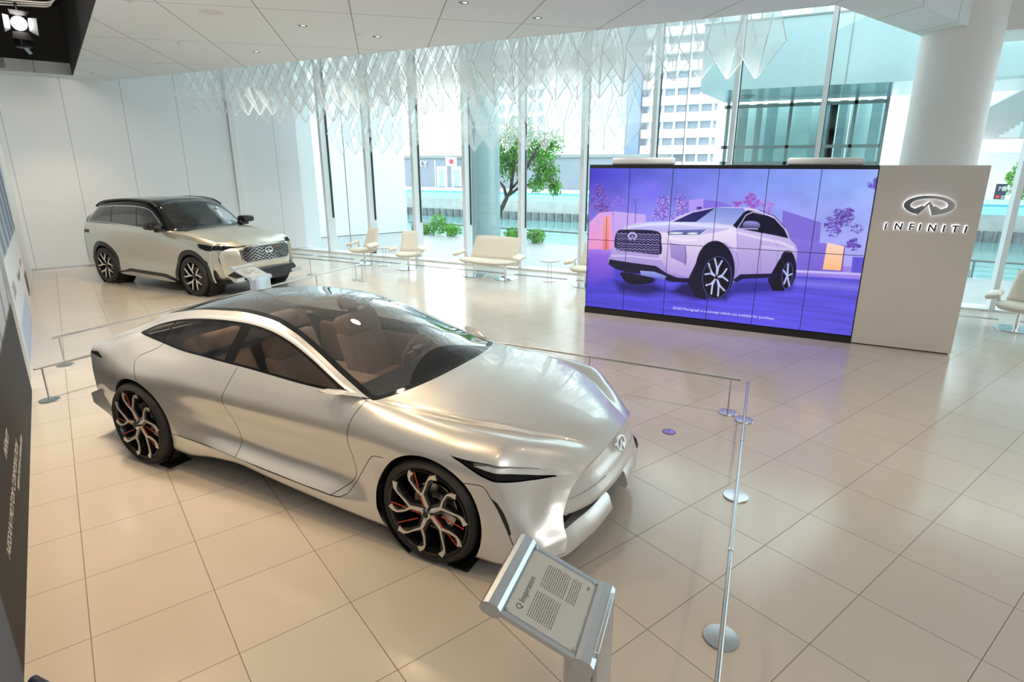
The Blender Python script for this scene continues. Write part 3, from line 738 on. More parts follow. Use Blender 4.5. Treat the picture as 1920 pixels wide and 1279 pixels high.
# ------------------------------------------------------------------ saloon concept car
def wheel(parent, cx, y_face, cz, Rt, Rr, width, side, style, name='wheel'):
    """side=-1: outer face towards -Y"""
    w = empty(name, (cx, y_face, cz)); w.parent = parent
    # local: z-axis = outward; build in XZ-plane via matrix
    m = Matrix(((1, 0, 0, 0), (0, 0, side, 0), (0, 1, 0, 0), (0, 0, 0, 1)))   # local (x,y,z)->(x, side*z, y)
    t = MB(); b = .022
    prof = [(Rr, -.02), (Rr + .012, -.004), (Rr + (Rt - Rr) * .5, 0.006), (Rt - b, -.006), (Rt - .006, -.022), (Rt, -.045)]
    for g in (.3, .5, .7):
        z = -width * g; prof += [(Rt, z + .006), (Rt - .008, z + .004), (Rt - .008, z - .004), (Rt, z - .006)]
    prof += [(Rt, -width + .04), (Rt - b, -width + .01), (Rr, -width)]
    t.lathe(prof, m, 72).build('tyre', M['tyre'], w, True, 40)
    r = MB(); r.lathe([(Rr + .004, -.004), (Rr - .006, -.002), (Rr - .012, -.012), (Rr - .02, -.07), (Rr - .03, -width * .95), (.06, -width * .95)], m, 64)
    r.build('rim_barrel', M['rimblack'], w, True, 40)
    MB().lathe([(.16 if style == 1 else .15, -.10), (.165, -.10), (.165, -.125), (.06, -.125), (.06, -.10)], m, 40).build('brake_disc', M['steel'], w, True, 30)
    if style == 1:
        sp = MB(); bl = MB(); rd = MB()
        q = Rr / .29
        for k in range(5):
            a = R(90 + 72 * k + 14)
            def P(rad, da, z=0): return (rad * q * math.cos(a + R(da)), rad * q * math.sin(a + R(da)), z)
            bl.ribbon([P(.03, 0, -.045), P(.14, 0, -.03)], [.075 * q, .06 * q], .04, (0, 0, 1), m)
            bl.ribbon([P(.13, 0, -.03), P(.21, 15, -.024), P(.282, 10, -.02)], [.05, .03, .05], .035, (0, 0, 1), m)
            bl.ribbon([P(.13, 0, -.03), P(.2, -17, -.024), P(.282, -26, -.02)], [.05, .03, .05], .035, (0, 0, 1), m)
            sp.ribbon([P(.035, 0, -.022), P(.135, 0, -.008)], [.030 * q, .019 * q], .008, (0, 0, 1), m)
            sp.ribbon([P(.125, 1, -.006), P(.175, 13, -.004), P(.235, 16, -.002), P(.262, 13, -.002), P(.284, 7, -.002)], [.014, .010, .010, .022, .036], .008, (0, 0, 1), m)
            sp.ribbon([P(.128, -1, -.006), P(.18, -13, -.004), P(.24, -19, -.002), P(.264, -23, -.002), P(.284, -31, -.002)], [.013, .009, .009, .022, .036], .008, (0, 0, 1), m)
            if k in (0, 1, 3): rd.ribbon([P(.05, 28, -.016), P(.278, 3, -.006)], .0055, .005, (0, 0, 1), m)
            if k in (2, 4): rd.ribbon([P(.10, -30, -.016), P(.272, -38, -.006)], .0055, .005, (0, 0, 1), m)
        bl.build('spoke_core', M['rimblack'], w); sp.build('spokes', M['rimsilver'], w); rd.build('accent_lines', M['red'], w)
        tag(w.children[-1], 'thin orange red accent lines between the spokes')
        MB().lathe([(0, .012), (.026, .012), (.034, .006), (.036, -.03)], m, 32).build('hub_cap', M['chrome'], w, True, 40)
        MB().lathe([(0, .0145), (.022, .0135)], m, 24).build('hub_badge', M['black'], w, True, 40)
    else:
        sp = MB(); bl = MB(); q = Rr / .28
        for k in range(5):
            a = R(90 + 72 * k + 8)
            def P(rad, da, z=0): return (rad * q * math.cos(a + R(da)), rad * q * math.sin(a + R(da)), z)
            for s_ in (1, -1):
                bl.ribbon([P(.03, 0, -.05), P(.12, 6 * s_, -.03), P(.27, 17 * s_, -.02)], [.05, .045, .05], .03, (0, 0, 1), m)
            sp.ribbon([P(.05, 0, -.03), P(.12, 2, -.012), P(.17, 12, -.008), P(.272, 14, -.004)], [.012, .03, .026, .018], .008, (0, 0, 1), m)
            sp.ribbon([P(.11, 0, -.012), P(.16, -12, -.008), P(.2, -20, -.006), P(.272, -24, -.004)], [.02, .028, .026, .018], .008, (0, 0, 1), m)
        bl.build('spoke_core', M['rimblack'], w); sp.build('spokes', M['rimsilver'], w)
        MB().lathe([(0, -.02), (.03, -.02), (.04, -.03), (.045, -.06)], m, 24).build('hub_cap', M['black'], w, True, 40)
    return w

def seat(parent, x, y, z, mats, w=.50, rec=18, head=True, name='car_seat'):
    s = empty(name, (x, y, z)); s.parent = parent
    MB().rbox((-.26, -w / 2, -.09), (.30, w / 2, .06), .055, RY(R(-6))).build('seat_cushion', mats, s, True, 50)
    MB().rbox((-.07, -w / 2 + .01, 0), (.07, w / 2 - .01, .50), .06, T(-.27, 0, -.02) @ RY(R(-rec))).build('seat_back', M['quilt'], s, True, 50)
    MB().rbox((-.065, -w / 2 + .02, .40), (.085, w / 2 - .02, .62), .06, T(-.27, 0, -.02) @ RY(R(-rec))).build('shoulder_pad', mats, s, True, 50)
    if head:
        MB().rbox((-.06, -.13, .66), (.06, .13, .80), .05, T(-.25, 0, -.02) @ RY(R(-rec))).build('headrest', mats, s, True, 50)
        MB().rbox((-.02, -.05, .56), (.02, .05, .70), .015, T(-.26, 0, -.02) @ RY(R(-rec))).build('headrest_neck', M['black'], s, True, 50)
    return s

YC = 1.12
def build_saloon():
    root = empty('concept_saloon', (-3.4, YC, 0), 0, 'low silver concept saloon with black glass roof in the foreground', 'car')
    O = Vector((-3.4, YC, 0))
    xs = lambda *p: list(p)
    k0 = xs((-5.72, 0.55, 0.26), (-5.3, 0.62, 0.2), (-4.4, 0.7, 0.15), (-1.5, 0.7, 0.14), (-1.3, 0.66, 0.15), (-1.08, 0.55, 0.18))
    k1 = xs((-5.72, 0.78, 0.29), (-5.3, 0.86, 0.27), (-4.85, 0.905, 0.2), (-4.4, 0.915, 0.17), (-4.02, 0.92, 0.225), (-3.74, 0.92, 0.245), (-3.42, 0.92, 0.215), (-3.1, 0.92, 0.185), (-2.77, 0.925, 0.165), (-2.4, 0.93, 0.15), (-1.94, 0.93, 0.14), (-1.5, 0.925, 0.14), (-1.3, 0.9, 0.165), (-1.2, 0.86, 0.19), (-1.08, 0.77, 0.24))
    k2 = xs((-5.72, 0.8, 0.38), (-5.3, 0.88, 0.36), (-4.85, 0.96, 0.34), (-4.4, 0.95, 0.335), (-3.95, 0.955, 0.34), (-3.66, 0.955, 0.32), (-3.37, 0.958, 0.295), (-3.02, 0.962, 0.28), (-2.75, 0.965, 0.27), (-2.4, 0.962, 0.29), (-1.94, 0.965, 0.3), (-1.5, 0.95, 0.28), (-1.3, 0.9, 0.27), (-1.2, 0.86, 0.28), (-1.08, .735, .31))
    k3 = xs((-5.72, 0.81, 0.46), (-5.3, 0.9, 0.46), (-4.85, 0.982, 0.46), (-4.4, 0.945, 0.44), (-3.95, 0.885, 0.42), (-3.4, 0.865, 0.38), (-2.9, 0.865, 0.375), (-2.55, 0.9, 0.4), (-2.3, 0.955, 0.44), (-1.94, 0.972, 0.46), (-1.5, 0.945, 0.44), (-1.3, 0.86, 0.4), (-1.2, 0.79, 0.385), (-1.08, .695, .40))
    k4 = xs((-5.72, 0.815, 0.56), (-5.3, 0.915, 0.6), (-4.85, 0.985, 0.64), (-4.4, 0.945, 0.62), (-3.95, 0.885, 0.56), (-3.4, 0.872, 0.54), (-2.9, 0.875, 0.54), (-2.55, 0.9, 0.56), (-2.3, 0.93, 0.6), (-1.94, 0.96, 0.62), (-1.5, 0.93, 0.58), (-1.3, 0.8, 0.53), (-1.2, 0.7, 0.51), (-1.08, .64, .487))
    k5 = xs((-5.72, 0.81, 0.72), (-5.3, 0.915, 0.76), (-4.85, 0.965, 0.79), (-4.4, 0.945, 0.79), (-3.95, 0.93, 0.775), (-3.4, 0.925, 0.765), (-2.9, 0.925, 0.765), (-2.55, 0.925, 0.77), (-2.3, 0.935, 0.775), (-1.94, 0.95, 0.775), (-1.5, 0.905, 0.735), (-1.3, 0.74, 0.665), (-1.2, 0.635, 0.635), (-1.08, .565, .59))
    k6 = xs((-5.72, 0.79, 0.84), (-5.3, 0.86, 0.89), (-4.85, 0.88, 0.905), (-4.4, 0.885, 0.9), (-3.95, 0.88, 0.885), (-3.4, 0.88, 0.875), (-2.9, 0.88, 0.875), (-2.55, 0.885, 0.87), (-2.3, 0.89, 0.865), (-1.94, 0.895, 0.855), (-1.5, 0.865, 0.8), (-1.3, 0.7, 0.735), (-1.2, 0.605, 0.695), (-1.08, .495, .645))
    k7 = xs((-5.72, 0.73, 0.885), (-5.45, 0.74, 0.955), (-5.08, 0.73, 1.045), (-4.75, 0.755, 1.015), (-4.44, 0.79, 1), (-4.13, 0.81, 1), (-3.85, 0.82, 0.995), (-3.62, 0.82, 0.985), (-3.11, 0.825, 0.965), (-2.8, 0.825, 0.965), (-2.55, 0.8, 0.955), (-2.3, 0.8, 0.925), (-1.94, 0.785, 0.905), (-1.5, 0.765, 0.868), (-1.3, 0.6, 0.803), (-1.2, 0.51, 0.76), (-1.08, 0.43, 0.664))
    k8 = xs((-5.72, 0.66, 0.9), (-5.45, 0.64, 1), (-5.15, 0.64, 1.08), (-4.96, 0.635, 1.13), (-4.81, 0.62, 1.18), (-4.59, 0.605, 1.23), (-4.26, 0.605, 1.275), (-3.85, 0.605, 1.295), (-3.55, 0.62, 1.275), (-3.3, 0.65, 1.225), (-3.07, 0.69, 1.15), (-2.87, 0.735, 1.07), (-2.7, 0.765, 1.005), (-2.5, 0.77, 0.955), (-2.22, 0.742, 0.93), (-2, 0.725, 0.908), (-1.8, 0.69, 0.89), (-1.6, 0.62, 0.866), (-1.42, 0.53, 0.828), (-1.22, 0.37, 0.764), (-1.08, 0.25, 0.685))
    k9 = xs((-5.72, 0.54, 0.905), (-5.45, 0.54, 1.02), (-5.15, 0.53, 1.125), (-4.99, 0.53, 1.19), (-4.7, 0.53, 1.255), (-4.43, 0.53, 1.3), (-4.19, 0.53, 1.32), (-3.92, 0.53, 1.335), (-3.62, 0.545, 1.32), (-3.34, 0.575, 1.255), (-3.06, 0.625, 1.155), (-2.84, 0.675, 1.07), (-2.67, 0.705, 1.015), (-2.5, 0.73, 0.965), (-2.22, 0.715, 0.95), (-2, 0.7, 0.936), (-1.8, 0.665, 0.92), (-1.6, 0.594, 0.898), (-1.42, 0.505, 0.852), (-1.22, 0.35, 0.774), (-1.08, 0.23, 0.688))
    k10 = xs((-5.72, 0.32, 0.915), (-5.45, 0.32, 1.035), (-5.15, 0.32, 1.15), (-4.8, 0.31, 1.265), (-4.4, 0.3, 1.345), (-3.92, 0.3, 1.39), (-3.6, 0.3, 1.38), (-3.3, 0.3, 1.325), (-3, 0.31, 1.235), (-2.7, 0.31, 1.125), (-2.45, 0.31, 1.035), (-2.27, 0.31, 0.985), (-2, 0.31, 0.965), (-1.8, 0.32, 0.944), (-1.6, 0.31, 0.92), (-1.42, 0.27, 0.88), (-1.22, 0.19, 0.805), (-1.08, 0.12, 0.7))
    k11 = xs((-5.72, 0, 0.915), (-5.45, 0, 1.04), (-5.15, 0, 1.16), (-4.8, 0, 1.28), (-4.4, 0, 1.365), (-3.92, 0, 1.41), (-3.6, 0, 1.405), (-3.3, 0, 1.355), (-3, 0, 1.265), (-2.7, 0, 1.155), (-2.45, 0, 1.06), (-2.26, 0, 0.99), (-2, 0, 0.972), (-1.8, 0, 0.952), (-1.6, 0, 0.928), (-1.42, 0, 0.888), (-1.22, 0, 0.815), (-1.08, 0, 0.705))
    keys = [k0, k1, k2, k3, k4, k5, k6, k7, k8, k9, k10, k11]
    Xs = list(np.linspace(-5.72, -1.08, 300))
    tail = [-5.72 - .15 * math.sin(t) for t in np.linspace(1.45, .12, 9)]
    Xall = np.array(tail + Xs)
    def warp(X, w, z):
        if X < -5.72:
            u = (-5.72 - X) / .15; s_ = math.sqrt(max(0, 1 - u * u)); s2 = .35 + .65 * s_
            zc = .66; w = w * (.45 + .55 * s_); z = zc + (z - zc) * (.55 + .45 * s_); return X, w, z
        t = max(0, min(1, (X + 1.32) / .24)); t = t * t * (3 - 2 * t)
        # nose: corner edge leans back to the waist, centre stands forward
        lean = np.interp(z, [.15, .25, .32, .37, .43, .49, .565, .645, .9], [-.02, .0, -.005, -.035, -.057, -.056, -.043, -.007, .0])
        fwd = .05 * (1 - min(1, abs(w) / .5) ** 2) if z > .64 else 0
        # rear: wheel-side bulge out past the tail
        return X + (lean * min(1, abs(w) / .45) + fwd) * t, w, z
    Xc = np.clip(Xall, -5.72, None)
    V, F, L = loft_body(keys, list(Xall), YC, [2, 5, 6, 8, 9, 10, 8, 7, 4, 7, 7, 0], sharp=[2, 8, 9], warp=warp)
    S = Shell(V, F)
    side2 = lambda P: P[:, [0, 2]]
    # wheel arches
    for cx, cz, r in ((-4.855, .365, .392), (-1.94, .355, .398)):
        S.cut(lambda P: np.hypot(P[:, 0] - cx, P[:, 2] - cz) - r + np.where(np.abs(P[:, 1] - YC) < .60, 9, 0), ['body'], 'void')
    S.cut(lambda P: P[:, 2] - .19 + np.where(np.abs(P[:, 1] - YC) > .86, 9, 0), ['body'], 'under')
    # side glazing
    dlo = catmull([(-5.08, 1.062), (-4.96, 1.118), (-4.81, 1.165), (-4.59, 1.215), (-4.26, 1.258), (-3.85, 1.277), (-3.55, 1.257), (-3.3, 1.205), (-3.07, 1.13), (-2.87, 1.055), (-2.70, .992)], 5) + \
        catmull([(-2.60, .972), (-2.8, .975), (-3.11, .978), (-3.62, 1.0), (-3.85, 1.007), (-4.13, 1.012), (-4.44, 1.012), (-4.75, 1.028), (-5.0, 1.05)], 5)
    inner = lambda e: (lambda P: np.where(np.abs(P[:, 1] - YC) > .40, sdf_poly(side2(P), dlo) + e, 9))
    S.cut(inner(0.0), ['body'], 'frame'); S.cut(inner(.016), ['frame'], 'side_glass')
    S.cut(lambda P: np.abs(P[:, 0] - (-3.83 + .10 * (P[:, 2] - 1.0))) - .055, ['side_glass'], 'frame')
    S.cut(lambda P: np.abs(P[:, 0] - (-4.74 + .35 * (P[:, 2] - 1.02))) - .010, ['side_glass'], 'frame')
    # glass canopy: windscreen, roof and rear glass in one sheet
    top = np.array([(p[0], p[1]) for p in [(-5.30, .50), (-5.0, .53), (-4.7, .535), (-4.43, .535), (-4.19, .535), (-3.92, .535), (-3.62, .552), (-3.34, .585), (-3.06, .64), (-2.84, .69), (-2.67, .73), (-2.47, .775)]])
    base = [(-2.47, .775), (-2.40, .70), (-2.33, .52), (-2.285, .28), (-2.275, 0)]
    half = catmull([tuple(p) for p in top], 4) + catmull(base, 5)[1:]
    cano = half + [(x, -w) for x, w in reversed(half[:-1])]
    cf = lambda e: (lambda P: np.where(P[:, 2] > .93, sdf_poly(np.stack([P[:, 0], P[:, 1] - YC], 1), cano) + e, 9))
    S.cut(cf(0), ['body'], 'canopy_border'); S.cut(cf(.045), ['canopy_border'], 'canopy')
    S.cut(lambda P: np.where(P[:, 0] > -2.8, (-2.52 + .30 * 0) - P[:, 0] - .28 * (np.abs(P[:, 1] - YC) / .7) ** 2 * -1 + .0, 9), ['canopy'], 'canopy_border')
    # bonnet
    hood = [(-2.30, 0), (-2.36, .52), (-2.46, .735), (-2.22, .745), (-1.94, .712), (-1.8, .688), (-1.6, .618), (-1.42, .528), (-1.22, .368), (-1.08, .248), (-.9, .2), (-.9, 0)]
    hoodf = hood + [(x, -w) for x, w in reversed(hood) if w > 0]
    S.cut(lambda P: np.where((P[:, 2] > .60), sdf_poly(np.stack([P[:, 0], P[:, 1] - YC], 1), hoodf), 9), ['body'], 'bonnet')
    # shut lines and doors
    fd = catmull([(-2.50, .955), (-2.54, .88), (-2.565, .80), (-2.575, .67), (-2.56, .55), (-2.55, .46), (-2.585, .39), (-2.67, .32), (-2.74, .272)], 5)
    md = catmull([(-3.72, 1.0), (-3.77, .862), (-3.794, .778), (-3.775, .68), (-3.75, .58), (-3.73, .48), (-3.715, .38), (-3.70, .322)], 5)
    rd = catmull([(-4.70, 1.03), (-4.741, .988), (-4.818, .952), (-4.876, .922), (-4.885, .885), (-4.84, .836), (-4.79, .784), (-4.77, .745)], 5)
    front_door = [(-2.60, .965)] + fd + [(-2.95, .282), (-3.37, .298), (-3.70, .321)] + list(reversed(md))
    rear_door = md + [(-4.0, .341), (-4.2, .345), (-4.46, .343), (-4.47, .45), (-4.55, .62), (-4.77, .745)] + list(reversed(rd))[1:] + [(-4.3, 1.03), (-4.0, 1.03)]
    sidef = lambda poly, e=0: (lambda P: np.where((np.abs(P[:, 1] - YC) > .68) & (P[:, 2] < 1.045), sdf_poly(side2(P), poly) + e, 9))
    S.cut(sidef(front_door), ['body'], 'front_door'); S.cut(sidef(rear_door), ['body'], 'rear_door')
    skirt = [(-4.6, .1), (-4.53, .342), (-4.395, .348), (-4.19, .347), (-3.98, .341), (-3.70, .320), (-3.37, .297), (-3.02, .281), (-2.74, .272), (-2.66, .278), (-2.60, .31), (-2.52, .443), (-2.41, .60), (-2.375, .638), (-2.34, .648), (-2.267, .655), (-2.0, .1)]
    S.cut(sidef(skirt), [], 'x')
    for line, wd in ((fd, .0028), (md, .0028), (rd, .0028), (skirt[1:-1], .0028),
                     ([(-1.0, .39), (-1.2, .467)], 0)):
        if wd: S.cut(lambda P: np.where((np.abs(P[:, 1] - YC) > .68) & (P[:, 2] < 1.04), sdf_line(side2(P), line) - wd, 9), ['body', 'front_door', 'rear_door'], 'gap')
    fw = catmull([(-1.72, .625), (-1.66, .642), (-1.606, .648), (-1.55, .647), (-1.522, .628), (-1.50, .594), (-1.456, .529), (-1.413, .438), (-1.376, .352), (-1.34, .27)], 5)
    S.cut(sidef(fw + [(-1.9, .2), (-2.1, .5)]), [], 'x')
    S.cut(lambda P: np.where(np.abs(P[:, 1] - YC) > .68, sdf_line(side2(P), fw) - .0028, 9), ['body'], 'gap')
    vent = [(-1.49, .582), (-1.458, .562), (-1.414, .49), (-1.381, .413), (-1.365, .355), (-1.376, .352), (-1.413, .438), (-1.456, .529)]
    S.cut(lambda P: np.where(np.abs(P[:, 1] - YC) > .68, sdf_poly(side2(P), vent), 9), ['body'], 'gap')
    # slim dark headlamp wedge
    lamp = [(-1.778, .794), (-1.661, .782), (-1.519, .775), (-1.429, .761), (-1.328, .728), (-1.227, .698), (-1.325, .717), (-1.416, .744), (-1.52, .763), (-1.617, .758), (-1.529, .740), (-1.411, .719), (-1.294, .681), (-1.167, .642), (-1.264, .652), (-1.364, .663), (-1.436, .675), (-1.484, .683), (-1.555, .705), (-1.689, .765)]
    S.cut(lambda P: np.where(np.abs(P[:, 1] - YC) > .45, sdf_poly(side2(P), lamp), 9), ['body'], 'lamp')
    # tail lamp
    tl = [(-5.70, .83), (-5.55, .855), (-5.37, .825), (-5.52, .815), (-5.9, .80), (-5.9, .83)]
    S.cut(lambda P: np.where(np.abs(P[:, 1] - YC) > .45, sdf_poly(side2(P), tl), 9), ['body'], 'tail')
    S.normals()
    g = lambda *a, **k: S.extract(*a, parent=root, origin=O, **k)
    g(['body', 'gap'], 'body', [M['paint1'], M['gap']])
    g('bonnet', 'bonnet', M['paint1'])
    for lab, nm in (('front_door', 'front_door'), ('rear_door', 'rear_door')):
        for sgn in (-1, 1):
            S2 = Shell([], []); S2.V = S.V; S2.N = S.N; S2.F = []; S2.L = []
            for f, l in zip(S.F, S.L):
                if l == lab and (sum(S.V[i][1] for i in f) / len(f) - YC) * sgn > 0: S2.F.append(f); S2.L.append(l)
            S2.extract(lab, nm, M['paint1'], root, origin=O)
    gp_ = lambda lab, nm, m, **k: extract_pieces(S, lab, nm, m, root, O, **k)
    gp_('frame', 'window_surround', M['surround']); gp_('side_glass', 'side_window_glass', M['sideglass'])
    g('canopy', 'glass_canopy', M['carglass']); g('canopy_border', 'canopy_border', M['blackgloss'])
    gp_('lamp', 'headlamp_recess', M['matt_black'], offset=-.03); gp_('tail', 'tail_lamp', M['blackgloss'], offset=-.004)
    # headlamp recess walls + silver blade
    for sd in (1, -1):
        b = MB(); Y = lambda w: YC - sd * w
        up = [(-1.62, .905, .760), (-1.52, .895, .763), (-1.416, .835, .746), (-1.325, .740, .718), (-1.24, .648, .698)]
        lo = [(-1.62, .905, .757), (-1.529, .91, .738), (-1.411, .848, .717), (-1.294, .727, .679), (-1.20, .625, .652)]
        vs = []
        for (x, w, z), (x2, w2, z2) in zip(up, lo):
            vs += [(x, Y(w - .02), z), (x, Y(w + .004), (z + z2) / 2 + .002), (x2, Y(w2 - .012), z2)]
        fs = []
        for i in range(4): fs += [(i * 3, i * 3 + 1, i * 3 + 4, i * 3 + 3), (i * 3 + 1, i * 3 + 2, i * 3 + 5, i * 3 + 4)]
        o = b.add([Vector(v) - O for v in vs], fs).build('headlamp_blade', M['paint1'], root, True, 60)
    # rear diffuser / bumper wing
    for sd in (1, -1):
        MB().prism([(-5.60, .50), (-5.79, .42), (-5.78, .33), (-5.60, .27), (-5.46, .20)], 'y', YC - sd * .84, YC - sd * .60, T(*(-O))).build('rear_bumper_wing', M['paint1'], root)
    # nose: panel between the two corner edges
    V = []; nz = 26; nw = 60
    zs = np.linspace(.645, .41, nz)
    for a, z in enumerate(zs):
        xe = -1.08 + np.interp(z, [.37, .43, .49, .565, .645], [-.045, -.057, -.056, -.043, -.007]); we = np.interp(z, [.40, .43, .487, .565, .60, .645], [.64, .675, .64, .585, .555, .495])
        for b_ in range(nw + 1):
            u = -1 + 2 * b_ / nw; w = we * u
            top = .05 * (1 - u * u)
            mid = np.interp(z, [.40, .44, .52, .60, .645], [.10, .115, .085, .03, .0]) * (1 - abs(u) ** 3.5)
            set_ = -.008 * (1 if abs(u) < .97 else 0) * (z < .63)
            V.append((xe + top + mid + set_, YC - w, z + (z - .41) / .235 * .062 * (1 - u * u)))
    F = [(a * (nw + 1) + b_, (a + 1) * (nw + 1) + b_, (a + 1) * (nw + 1) + b_ + 1, a * (nw + 1) + b_ + 1) for a in range(nz - 1) for b_ in range(nw)]
    MB().add([Vector(v) - O for v in V], F).build('nose_panel', M['paint1'], root, True, 60)
    # row of studs along the lower grille
    sts = (MB(), MB())
    for k in range(44):
        st = sts[k % 2]
        u = (.44 + .52 * (k // 2) / 21) * (1 if k % 2 else -1); z = .50; xe = -1.136
        x = xe + .05 * (1 - u * u) + .0925 * (1 - abs(u) ** 3.5) - .006
        st.lathe([(.0, .006), (.005, .003), (.006, -.004)], T(*(Vector((x, YC - .63 * u, z + .0237 * (1 - u * u))) - O)) @ RY(R(90)), 8)
    for st in sts: st.build('grille_studs', M['steel'], root)
    # dark lower intake and blades of the splitter
    MB().box((-1.40, YC - .60, .16), (-1.15, YC + .60, .42), T(*(-O))).build('lower_intake', M['matt_black'], root)
    for sd in (1, -1):
        sec = []
        pth = [(-1.36, .86, .17, .05), (-1.20, .82, .20, .09), (-1.105, .765, .225, .13), (-1.065, .70, .235, .15), (-1.035, .58, .24, .155), (-1.00, .40, .24, .155), (-.985, .17, .24, .15)]
        P = catmull([p for p in pth], 5); vs = []; n = 0
        for x, w, z, h in P:
            for dx, dz in ((-.012, -.5), (.0, -.28), (-.030, .30), (-.055, .46), (-.14, .3), (-.13, -.5)):
                vs.append(Vector((x + dx, YC - sd * w, z + dz * h + h * .25)) - O)
            n += 1
        fs = [(i * 6 + k, (i + 1) * 6 + k, (i + 1) * 6 + (k + 1) % 6, i * 6 + (k + 1) % 6) for i in range(n - 1) for k in range(6)]
        fs += [tuple(range(6)), tuple((n - 1) * 6 + k for k in range(5, -1, -1))]
        MB().add(vs, fs).build('splitter_blade', M['paint1'], root, True, 40)
    # emblem on the nose
    em = emblem_mesh(.165, .10, .012, 'car')
    link_mesh('nose_emblem', em, M['chrome'], root, T(*(Vector((-1.005, YC, .635)) - O)) @ RY(R(68)) @ RZ(R(90)))
    # floor, tub and inner wheel wells
    MB().box((-5.5, YC - .84, .17), (-1.30, YC + .80, .22), T(*(-O))).build('underbody', M['matt_black'], root)
    tub = MB(); tub.box((-5.2, YC - .80, .22), (-2.4, YC + .80, .30), T(*(-O)))
    for s_ in (-1, 1): tub.box((-5.0, YC + s_ * .80 - .02, .28), (-2.5, YC + s_ * .80 + .02, .93), T(*(-O)))
    tub.build('cabin_tub', M['matt_black'], root)
    for cx in (-4.855, -1.94):
        for sd in (-1, 1):
            MB().lathe([(.40, 0), (.40, .32), (0, .33)], T(*(Vector((cx, YC + sd * .93, .36)) - O)) @ (RX(R(90)) if sd > 0 else RX(R(-90))), 40).build('wheel_well', M['matt_black'], root)
    for cx, yo in ((-4.855, .995), (-1.94, .955)):
        for sd in (-1, 1):
            wheel(root, cx - O.x, sd * yo, .358, .358, .292, .27, sd, 1)
    MB().rbox((-5.45, -.60, .86), (-4.45, .60, .93), .03, T(-O.x, 0, 0)).build('parcel_shelf', M['matt_black'], root, True, 50)
    MB().box((-4.62, -.62, .30), (-4.56, .62, .92), T(-O.x, 0, 0)).build('rear_bulkhead', M['matt_black'], root)
    for sd in (1, -1): MB().tube([(-2.63 - O.x, -sd * .795, .985), (-2.56 - O.x, -sd * .80, .972), (-2.49 - O.x, -sd * .785, .962)], .004, 6).build('pillar_base_trim', M['chrome'], root, True)
    # mirrors
    for sd in (1, -1):
        m = MB(); Y = lambda w: -sd * w
        vs = []
        sec = [(-2.58, .78, .965, .07, .03), (-2.65, .82, .985, .085, .030), (-2.72, .87, 1.0, .08, .025), (-2.78, .92, 1.005, .04, .014)]
        for x, w, z, l, h in sec:
            for dx, dz in ((l, -.2), (l * .6, .5), (-l * .6, .6), (-l, 0), (-l * .5, -.45)): vs.append((x + dx - O.x, Y(w), z + dz * h))
        fs = [(i * 5 + k, (i + 1) * 5 + k, (i + 1) * 5 + (k + 1) % 5, i * 5 + (k + 1) % 5) for i in range(3) for k in range(5)] + [tuple(range(5)), tuple(15 + k for k in range(4, -1, -1))]
        m.add(vs, fs).build('door_mirror', M['white_gloss'], root, True, 45)
    # interior
    for y in (-.38, .38):
        seat(root, -3.2 - O.x, y, .60, M['brown'], .52, 20)
        seat(root, -4.08 - O.x, y, .50, M['brown'], .56, 26, False)
    MB().rbox((-2.82, -.78, .72), (-2.36, .78, .93), .05, T(-O.x, 0, 0)).build('dashboard', M['matt_black'], root, True, 50)
    MB().rbox((-4.3, -.09, .45), (-2.8, .09, .74), .04, T(-O.x, 0, 0)).build('centre_console', M['brown'], root, True, 50)
    for s_ in (-1, 1): MB().rbox((-4.5, s_ * .77 - .04, .50), (-2.6, s_ * .77 + .04, .90), .03, T(-O.x, 0, 0)).build('door_trim', M['brown'], root, True, 50)
    sw = empty('steering_wheel', (-2.98 - O.x, .38, .90)); sw.parent = root; sw.rotation_euler = (0, R(-68), 0)
    ring = [(.17 * math.cos(t), .17 * math.sin(t), 0) for t in np.linspace(0, 2 * PI, 33)[:-1]]
    MB().tube(ring, .016, 10, closed=True).build('wheel_rim', M['brown'], sw, True, 60)
    MB().rbox((-.05, -.06, -.03), (.05, .06, .02), .02).rbox((-.012, -.165, -.01), (.012, .165, .008), .005).build('wheel_boss', M['steel'], sw, True, 50)
    # tyre stand blocks on the floor (black mats under the wheels)
    return root

def emblem_mesh(w, h, t, kind='wall'):
    """oval badge with a road running up to its middle: outline from the wall sign"""
    sx = w / 292.; sy = h / 132.
    cx, cy = 432, 323
    outer = []
    for k in range(61):
        a = R(247) - R(314) * k / 60   # from lower left round the top to lower right
        outer.append((cx + 146 * math.cos(a), cy - 66 * math.sin(a)))
    outer = [(375, 388)] + outer[0:] + [(461, 390)]
    outer.append((433, 312))
    inner = []
    for k in range(41):
        a = R(200) - R(220) * k / 40
        inner.append((433 + 112 * math.cos(a), 321 - 47 * math.sin(a)))
    inner += [(507, 350), (470, 327), (462, 333), (434, 297), (404, 333), (396, 326), (352, 350)]
    f = lambda P: [((x - cx) * sx, -(y - cy) * sy) for x, y in P]
    return flat_curve([f(outer), f(inner)], t / 2, t * .12)
saloon = build_saloon()

